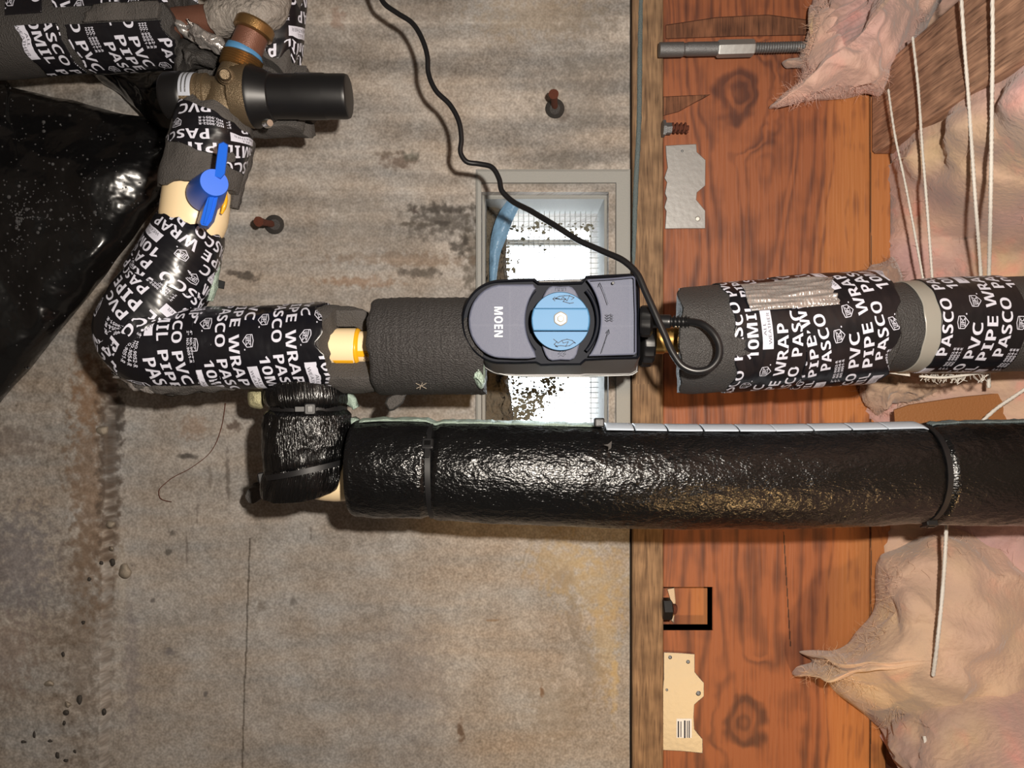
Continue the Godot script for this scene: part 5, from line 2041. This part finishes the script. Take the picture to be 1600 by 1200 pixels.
	t = thing("pipe_insulation", "long dark grey foam tube with two printed tape bands, in the top left corner", "pipe insulation", "foam sleeves at the top left")
	m = MB.new()
	sleeve(m, p, {"rag1": 0.008, "step": 0.004, "disp": lumpy(0.0012, 18.0)})
	obj("foam", m, M.foam, t)
	tape_wrap(t, cut(p, 56, 110), {"print": -1, "pu": 0.48, "pv": 0.2, "rag0": 0.002, "rag1": 0.001, "lump": 0.0012, "t0": -2.4, "t1": 0.16})
	tape_wrap(t, cut(p, 68, 128), {"print": -1, "pu": 0.50, "pv": 0.2, "rag0": 0.003, "rag1": 0.001, "lump": 0.0012, "t0": 0.38, "t1": 1.7})
	tape_wrap(t, cut(p, 127, 284), {"print": -1, "pu": 0.44, "pv": 0.6, "rag0": 0.002, "rag1": 0.008, "lump": 0.0012, "t0": -2.4, "t1": 0.06, "slant": 0.03})
	tape_wrap(t, cut(p, 138, 284), {"print": -1, "pu": 0.12, "pv": 0.3, "rag0": 0.002, "rag1": 0.006, "lump": 0.0012, "t0": 0.42, "t1": 1.9, "slant": 0.03})
	m = MB.new()
	tube(m, cut(p, 186, 282), {"t0": 0.06, "t1": 0.40, "wall": 0.004, "grow": 0.004, "seg": 12, "rag0": 0.012, "rag1": 0.004, "disp": lumpy(0.004, 50.0)})
	obj("torn_edge", m, M.foam_torn, t)
	m = MB.new()
	pillow(m, v2([272, 30, 290, 28, 318, 46, 342, 58, 356, 72, 348, 84, 330, 78, 306, 66, 280, 50]), Vector2(312, 56), 0.150, 0.014, 0.010, 70.0, {"rings": 16, "each": 6})
	obj("silver_tear", m, M.silver_tape, t)
	m = MB.new()
	pillow(m, v2([276, 58, 300, 56, 340, 78, 350, 94, 338, 106, 310, 108, 288, 124, 274, 120, 270, 90]), Vector2(306, 88), 0.118, 0.038, 0.006, 50.0, {"rings": 20, "each": 6})
	obj("torn_foam", m, M.foam, t)
	settle(t)
	# the bent sleeve round the tee
	t = thing("pipe_insulation", "bent foam sleeve with printed tape curling round the copper tee", "pipe insulation", "foam sleeves at the top left")
	p = [[330, -90, 0.125, 62], [392, -48, 0.125, 62], [422, -2, 0.122, 54], [428, 46, 0.120, 44], [424, 92, 0.118, 42], [421, 112, 0.118, 40]]
	m = MB.new()
	sleeve(m, p, {"rag1": 0.008, "step": 0.003, "disp": lumpy(0.003, 25.0)})
	obj("foam", m, M.foam_torn, t)
	tape_wrap(t, p.slice(0, 5), {"print": -1, "pu": 0.2, "pv": 0.1, "lump": 0.003, "rag1": 0.008, "slant": 0.2})
	settle(t)
	# split shells of foam behind the regulator
	t = thing("foam_shell", "split dark foam shell behind the brass regulator", "pipe insulation")
	m = MB.new()
	tube(m, [[300, 152, 0.130, 56], [380, 152, 0.130, 58], [440, 154, 0.130, 58], [482, 155, 0.130, 56]], {"t0": 1.05, "t1": 4.6, "wall": 0.011, "seg": 40, "rag1": 0.006, "rag0": 0.006, "disp": lumpy(0.003, 30.0)})
	obj("shell", m, M.foam_torn, t)
	settle(t)


# ------------------------------------------------------------------ the black lagged tube and its elbow
func tie(label: String, c: Vector3, axis: Vector3, r: float, head_at: float, lean := 0.0, w := 0.0046, tail := 0.0) -> void:
	var t := thing("cable_tie", label, "cable tie", "black cable ties on the black tube")
	var tt := axis.normalized()
	var n := (Vector3(0, 0, 1) - tt * tt.z).normalized()
	var b := tt.cross(n)
	var m := MB.new()
	m.crease = 30.0
	var rows := []
	for i in 72:
		var a := TAU * i / 72.0
		var d := n * cos(a) + b * sin(a)
		var p := c + d * r + tt * lean * sin(a) * r
		var row := []
		for q in [[-0.5, 0.0], [0.5, 0.0], [0.5, 0.0013], [-0.5, 0.0013]]:
			row.append(m.vert(p + tt * q[0] * w + d * q[1]))
		rows.append(row)
	for i in 72:
		var k := (i + 1) % 72
		for j in 4:
			var l := (j + 1) % 4
			m.quad(rows[i][l], rows[i][j], rows[k][j], rows[k][l])
	obj("strap", m, M.tie, t)
	var d := n * cos(head_at) + b * sin(head_at)
	var s := -n * sin(head_at) + b * cos(head_at)
	var p := c + d * (r + 0.0026) + tt * lean * sin(head_at) * r
	m = MB.new()
	solid(m, p, tt, s, d, Vector3(0.0048, 0.0048, 0.0028), 0.0008)
	var hd := obj("head", m, M.tie, t)
	m = MB.new()
	solid(m, p + d * 0.0030, tt, s, d, Vector3(0.0026, 0.0022, 0.0006), 0.0002)
	obj("slot", m, M.black_foam, hd)
	m = MB.new()
	solid(m, p + d * 0.0008 + s * 0.0085, tt, s, d, Vector3(0.0023, 0.0040, 0.0007), 0.0003)
	obj("tail", m, M.tie, t)
	settle(t)


func solid(m: MB, c: Vector3, x: Vector3, y: Vector3, z: Vector3, s: Vector3, b: float) -> void:
	m.crease = 30.0
	var rows := []
	for lv in [[-1.0, 1.0], [-1.0, 0.0], [1.0, 0.0], [1.0, 1.0]]:
		var ins: float = b * lv[1]
		var zz: float = lv[0] * (s.z - (0.0 if lv[1] > 0.5 else b))
		var row := []
		for k in [[1, 1, 0], [1, 1, 1], [-1, 1, 1], [-1, 1, 0], [-1, -1, 0], [-1, -1, 1], [1, -1, 1], [1, -1, 0]]:
			var fx: float = k[0] * (s.x - ins - (b if k[2] == 1 else 0.0))
			var fy: float = k[1] * (s.y - ins - (b if k[2] == 0 else 0.0))
			row.append(m.vert(c + x * fx + y * fy + z * zz))
		rows.append(row)
	var flip := x.cross(y).dot(z) < 0.0
	for i in 3:
		for j in 8:
			var k := (j + 1) % 8
			if flip:
				m.quad(rows[i][k], rows[i][j], rows[i + 1][j], rows[i + 1][k])
			else:
				m.quad(rows[i][j], rows[i][k], rows[i + 1][k], rows[i + 1][j])
	for e in 2:
		var row: Array = rows[3] if e else rows[0]
		for i in range(1, 7):
			if (e == 1) != flip:
				m.tri(row[0], row[i], row[i + 1])
			else:
				m.tri(row[0], row[i + 1], row[i])


func black_run() -> void:
	var h := 0.160
	var t := thing("black_pipe_insulation", "long glossy black crinkled foam tube with a silver seam strip", "pipe insulation")
	var p := [[553, 731, h, 70], [560, 731, h, 74], [600, 731, h, 77], [664, 732, h, 77], [677, 733, h, 72.5], [690, 734, h, 77], [760, 737, h, 79], [900, 742, h, 80], [1050, 745, h, 80.5], [1200, 745, h, 80], [1340, 742, h, 79.5], [1424, 739, h, 78.5], [1438, 739, h, 73], [1452, 739, h, 79], [1500, 739, h, 81], [1660, 738, h, 83]]
	var m := MB.new()
	var rip := func(s: float, a: float) -> float:
		return 0.0009 * NS.get_noise_3d(s * 22.0, cos(a) * 1.6, sin(a) * 1.6) + 0.00045 * NS.get_noise_3d(s * 90.0, cos(a) * 7.0, sin(a) * 7.0) + 0.00022 * NS.get_noise_3d(s * 220.0, cos(a) * 22.0, sin(a) * 22.0)
	sleeve(m, p, {"seg": 220, "step": 0.0016, "disp": rip})
	obj("foam", m, M.black_foam, t)
	# seam strip along the upper side, in short lengths
	var strip := thing_part("seam_strip", t)
	var xs := [940, 984, 1034, 1090, 1144, 1200, 1258, 1316, 1372, 1432]
	for i in xs.size() - 1:
		m = MB.new()
		tube(m, cut(p, xs[i] + 1.2, xs[i + 1] - 1.2), {"t0": -1.52, "t1": -1.12, "wall": 0.0012, "grow": 0.0016, "seg": 8, "step": 0.004})
		obj("strip_length", m, M.seam, strip)
	m = MB.new()
	tube(m, cut(p, 566, 936), {"t0": -1.55, "t1": -1.27, "wall": 0.0014, "grow": 0.0016, "seg": 8, "step": 0.003, "disp": lumpy(0.0016, 90.0)})
	obj("foil_edge", m, M.foil, t)
	m = MB.new()
	tube(m, cut(p, 1446, 1650), {"t0": -1.55, "t1": -1.33, "wall": 0.0014, "grow": 0.0012, "seg": 8, "step": 0.003, "disp": lumpy(0.0016, 90.0)})
	obj("foil_edge", m, M.gasket, t)
	m = MB.new()
	loft(m, [[v2([943, 695, 950, 694, 956, 689, 955, 700, 950, 704, 951, 698]), 0.2075], [v2([943, 695, 950, 694, 956, 689, 955, 700, 950, 704, 951, 698]), 0.2095]])
	obj("scuff", m, M.foam_torn, t)
	settle(t)
	# the elbow
	t = thing("black_elbow_insulation", "black crinkled foam elbow in three bound folds, left end of the black tube", "pipe insulation")
	var rip2 := func(s: float, a: float) -> float:
		return 0.0020 * NS.get_noise_3d(s * 20.0, cos(a) * 1.6, sin(a) * 1.6) + 0.0006 * NS.get_noise_2d(a * 16.0, s * 40.0) + 0.0003 * NS.get_noise_2d(a * 44.0, s * 110.0)
	m = MB.new()
	tube(m, [[479, 570, 0.140, 52], [480, 598, 0.146, 62], [481, 612, 0.148, 65], [482, 626, 0.150, 65], [482, 638, 0.150, 55]], {"seg": 160, "step": 0.0015, "disp": rip2})
	obj("upper_fold", m, M.black_wrinkle, t)
	m = MB.new()
	tube(m, [[482, 638, 0.150, 56], [482, 649, 0.150, 66], [482, 672, 0.151, 68], [482, 700, 0.152, 68], [482, 718, 0.153, 66], [482, 731, 0.153, 61]], {"seg": 170, "step": 0.0015, "disp": rip2, "tilt1": Vector3(0, -0.22, 0)})
	obj("middle_fold", m, M.black_wrinkle, t)
	m = MB.new()
	tube(m, [[482, 718, 0.153, 60], [482, 731, 0.153, 65], [480, 745, 0.152, 66], [478, 756, 0.150, 63]], {"seg": 160, "step": 0.0015, "disp": rip2, "tilt1": Vector3(0, -0.42, 0), "fall": 0.03})
	obj("lower_fold", m, M.black_wrinkle, t)
	m = MB.new()
	pillow(m, v2([388, 612, 398, 609, 412, 612, 412, 636, 400, 638, 388, 632]), Vector2(402, 624), 0.135, 0.016, 0.002, 100.0, {"rings": 8, "each": 5})
	obj("tape_roll_end", m, M.rag, t)
	for q in [[526, 588, 560, 640, 0.150], [536, 640, 566, 664, 0.146]]:
		m = MB.new()
		tube(m, [[q[0] + 4, q[1] + 20, q[4], 6], [(q[0] + q[2]) / 2.0 + 2, (q[1] + q[3]) / 2.0 + 8, q[4], 9], [q[2] - 4, q[3] - 2, q[4], 5]], {"seg": 14, "disp": lumpy(0.004, 120.0)})
		obj("foil_edge", m, M.foil, t)
	settle(t)
	# cream pipe bend showing below the fold
	t = thing("drain_pipe", "cream pipe bend peeping out between the black elbow folds and black tube", "pipe")
	m = MB.new()
	tube(m, [[484, 690, 0.150, 34], [486, 718, 0.150, 36], [498, 740, 0.150, 38], [522, 745, 0.150, 38], [545, 745, 0.150, 37], [600, 742, 0.152, 36]], {"seg": 48, "step": 0.002, "carry": true})
	obj("bend", m, M.cream, t)
	settle(t)
	# ties
	var dh := D - h
	tie("black cable tie round the black tube near its left end, head facing the viewer", P(677, 733, h), Vector3(0, 1, 0), R(73.5, h), -0.60, 0.02)
	tie("black cable tie round the black tube where it meets the pink insulation", P(1438, 739, h), Vector3(0, 1, 0), R(74, h), 1.20, -0.03)
	tie("black cable tie round the topmost fold of the black elbow", P(482, 637, 0.150), Vector3(1, 0, 0), R(57, 0.150), -0.32, 0.0)
	tie("black cable tie slanting round the lowest fold of the black elbow", P(482, 731, 0.153), Vector3(1, 0.20, 0), R(65.5, 0.153), 1.32, 0.0)
	t = thing("seam_clip", "small square black clip on the black tube's seam in front of the vent", "clip")
	var cp := P(936, 660, 0.187)
	m = MB.new()
	solid(m, cp, Vector3(0, 1, 0), Vector3(1, 0, 0), Vector3(0, 0, 1), Vector3(0.0043, 0.0038, 0.0032), 0.0008)
	obj("body", m, M.tie, t)
	m = MB.new()
	solid(m, cp + Vector3(0, 0, 0.0034), Vector3(0, 1, 0), Vector3(1, 0, 0), Vector3(0, 0, 1), Vector3(0.0028, 0.0024, 0.0006), 0.0002)
	obj("inset", m, M.steel, t)
	settle(t)


func thing_part(called: String, parent: Node) -> Node3D:
	var o := Node3D.new()
	o.name = called
	parent.add_child(o, true)
	return o


func small_things() -> void:
	# a hair-thin root on the wall at the lower left
	var m := MB.new()
	tube(m, [[352, 630, 0.004, 0.7], [346, 668, 0.004, 0.6], [330, 705, 0.004, 0.55], [300, 730, 0.004, 0.55], [262, 752, 0.004, 0.6], [248, 768, 0.004, 0.6], [250, 778, 0.004, 0.6], [268, 784, 0.004, 0.6]], {"seg": 6, "step": 0.004, "carry": true})
	tag(obj("dry_root", m, M.rust), "thin curved brown root on the concrete below the printed elbow", "root")
	# a black stub below the elbow's end
	m = MB.new()
	sweep(m, PackedVector3Array([P(404, 766, 0.0), P(398, 772, 0.04), P(396, 774, 0.07)]), PackedFloat32Array([R(12, 0), R(11, 0), R(12, 0.05)]), {"seg": 20, "up": Vector3(0, 1, 0), "disp": lumpy(0.002, 70.0)})
	tag(obj("pipe_hook", m, M.foam), "black hook in the concrete at the lower left of the black elbow", "hook")
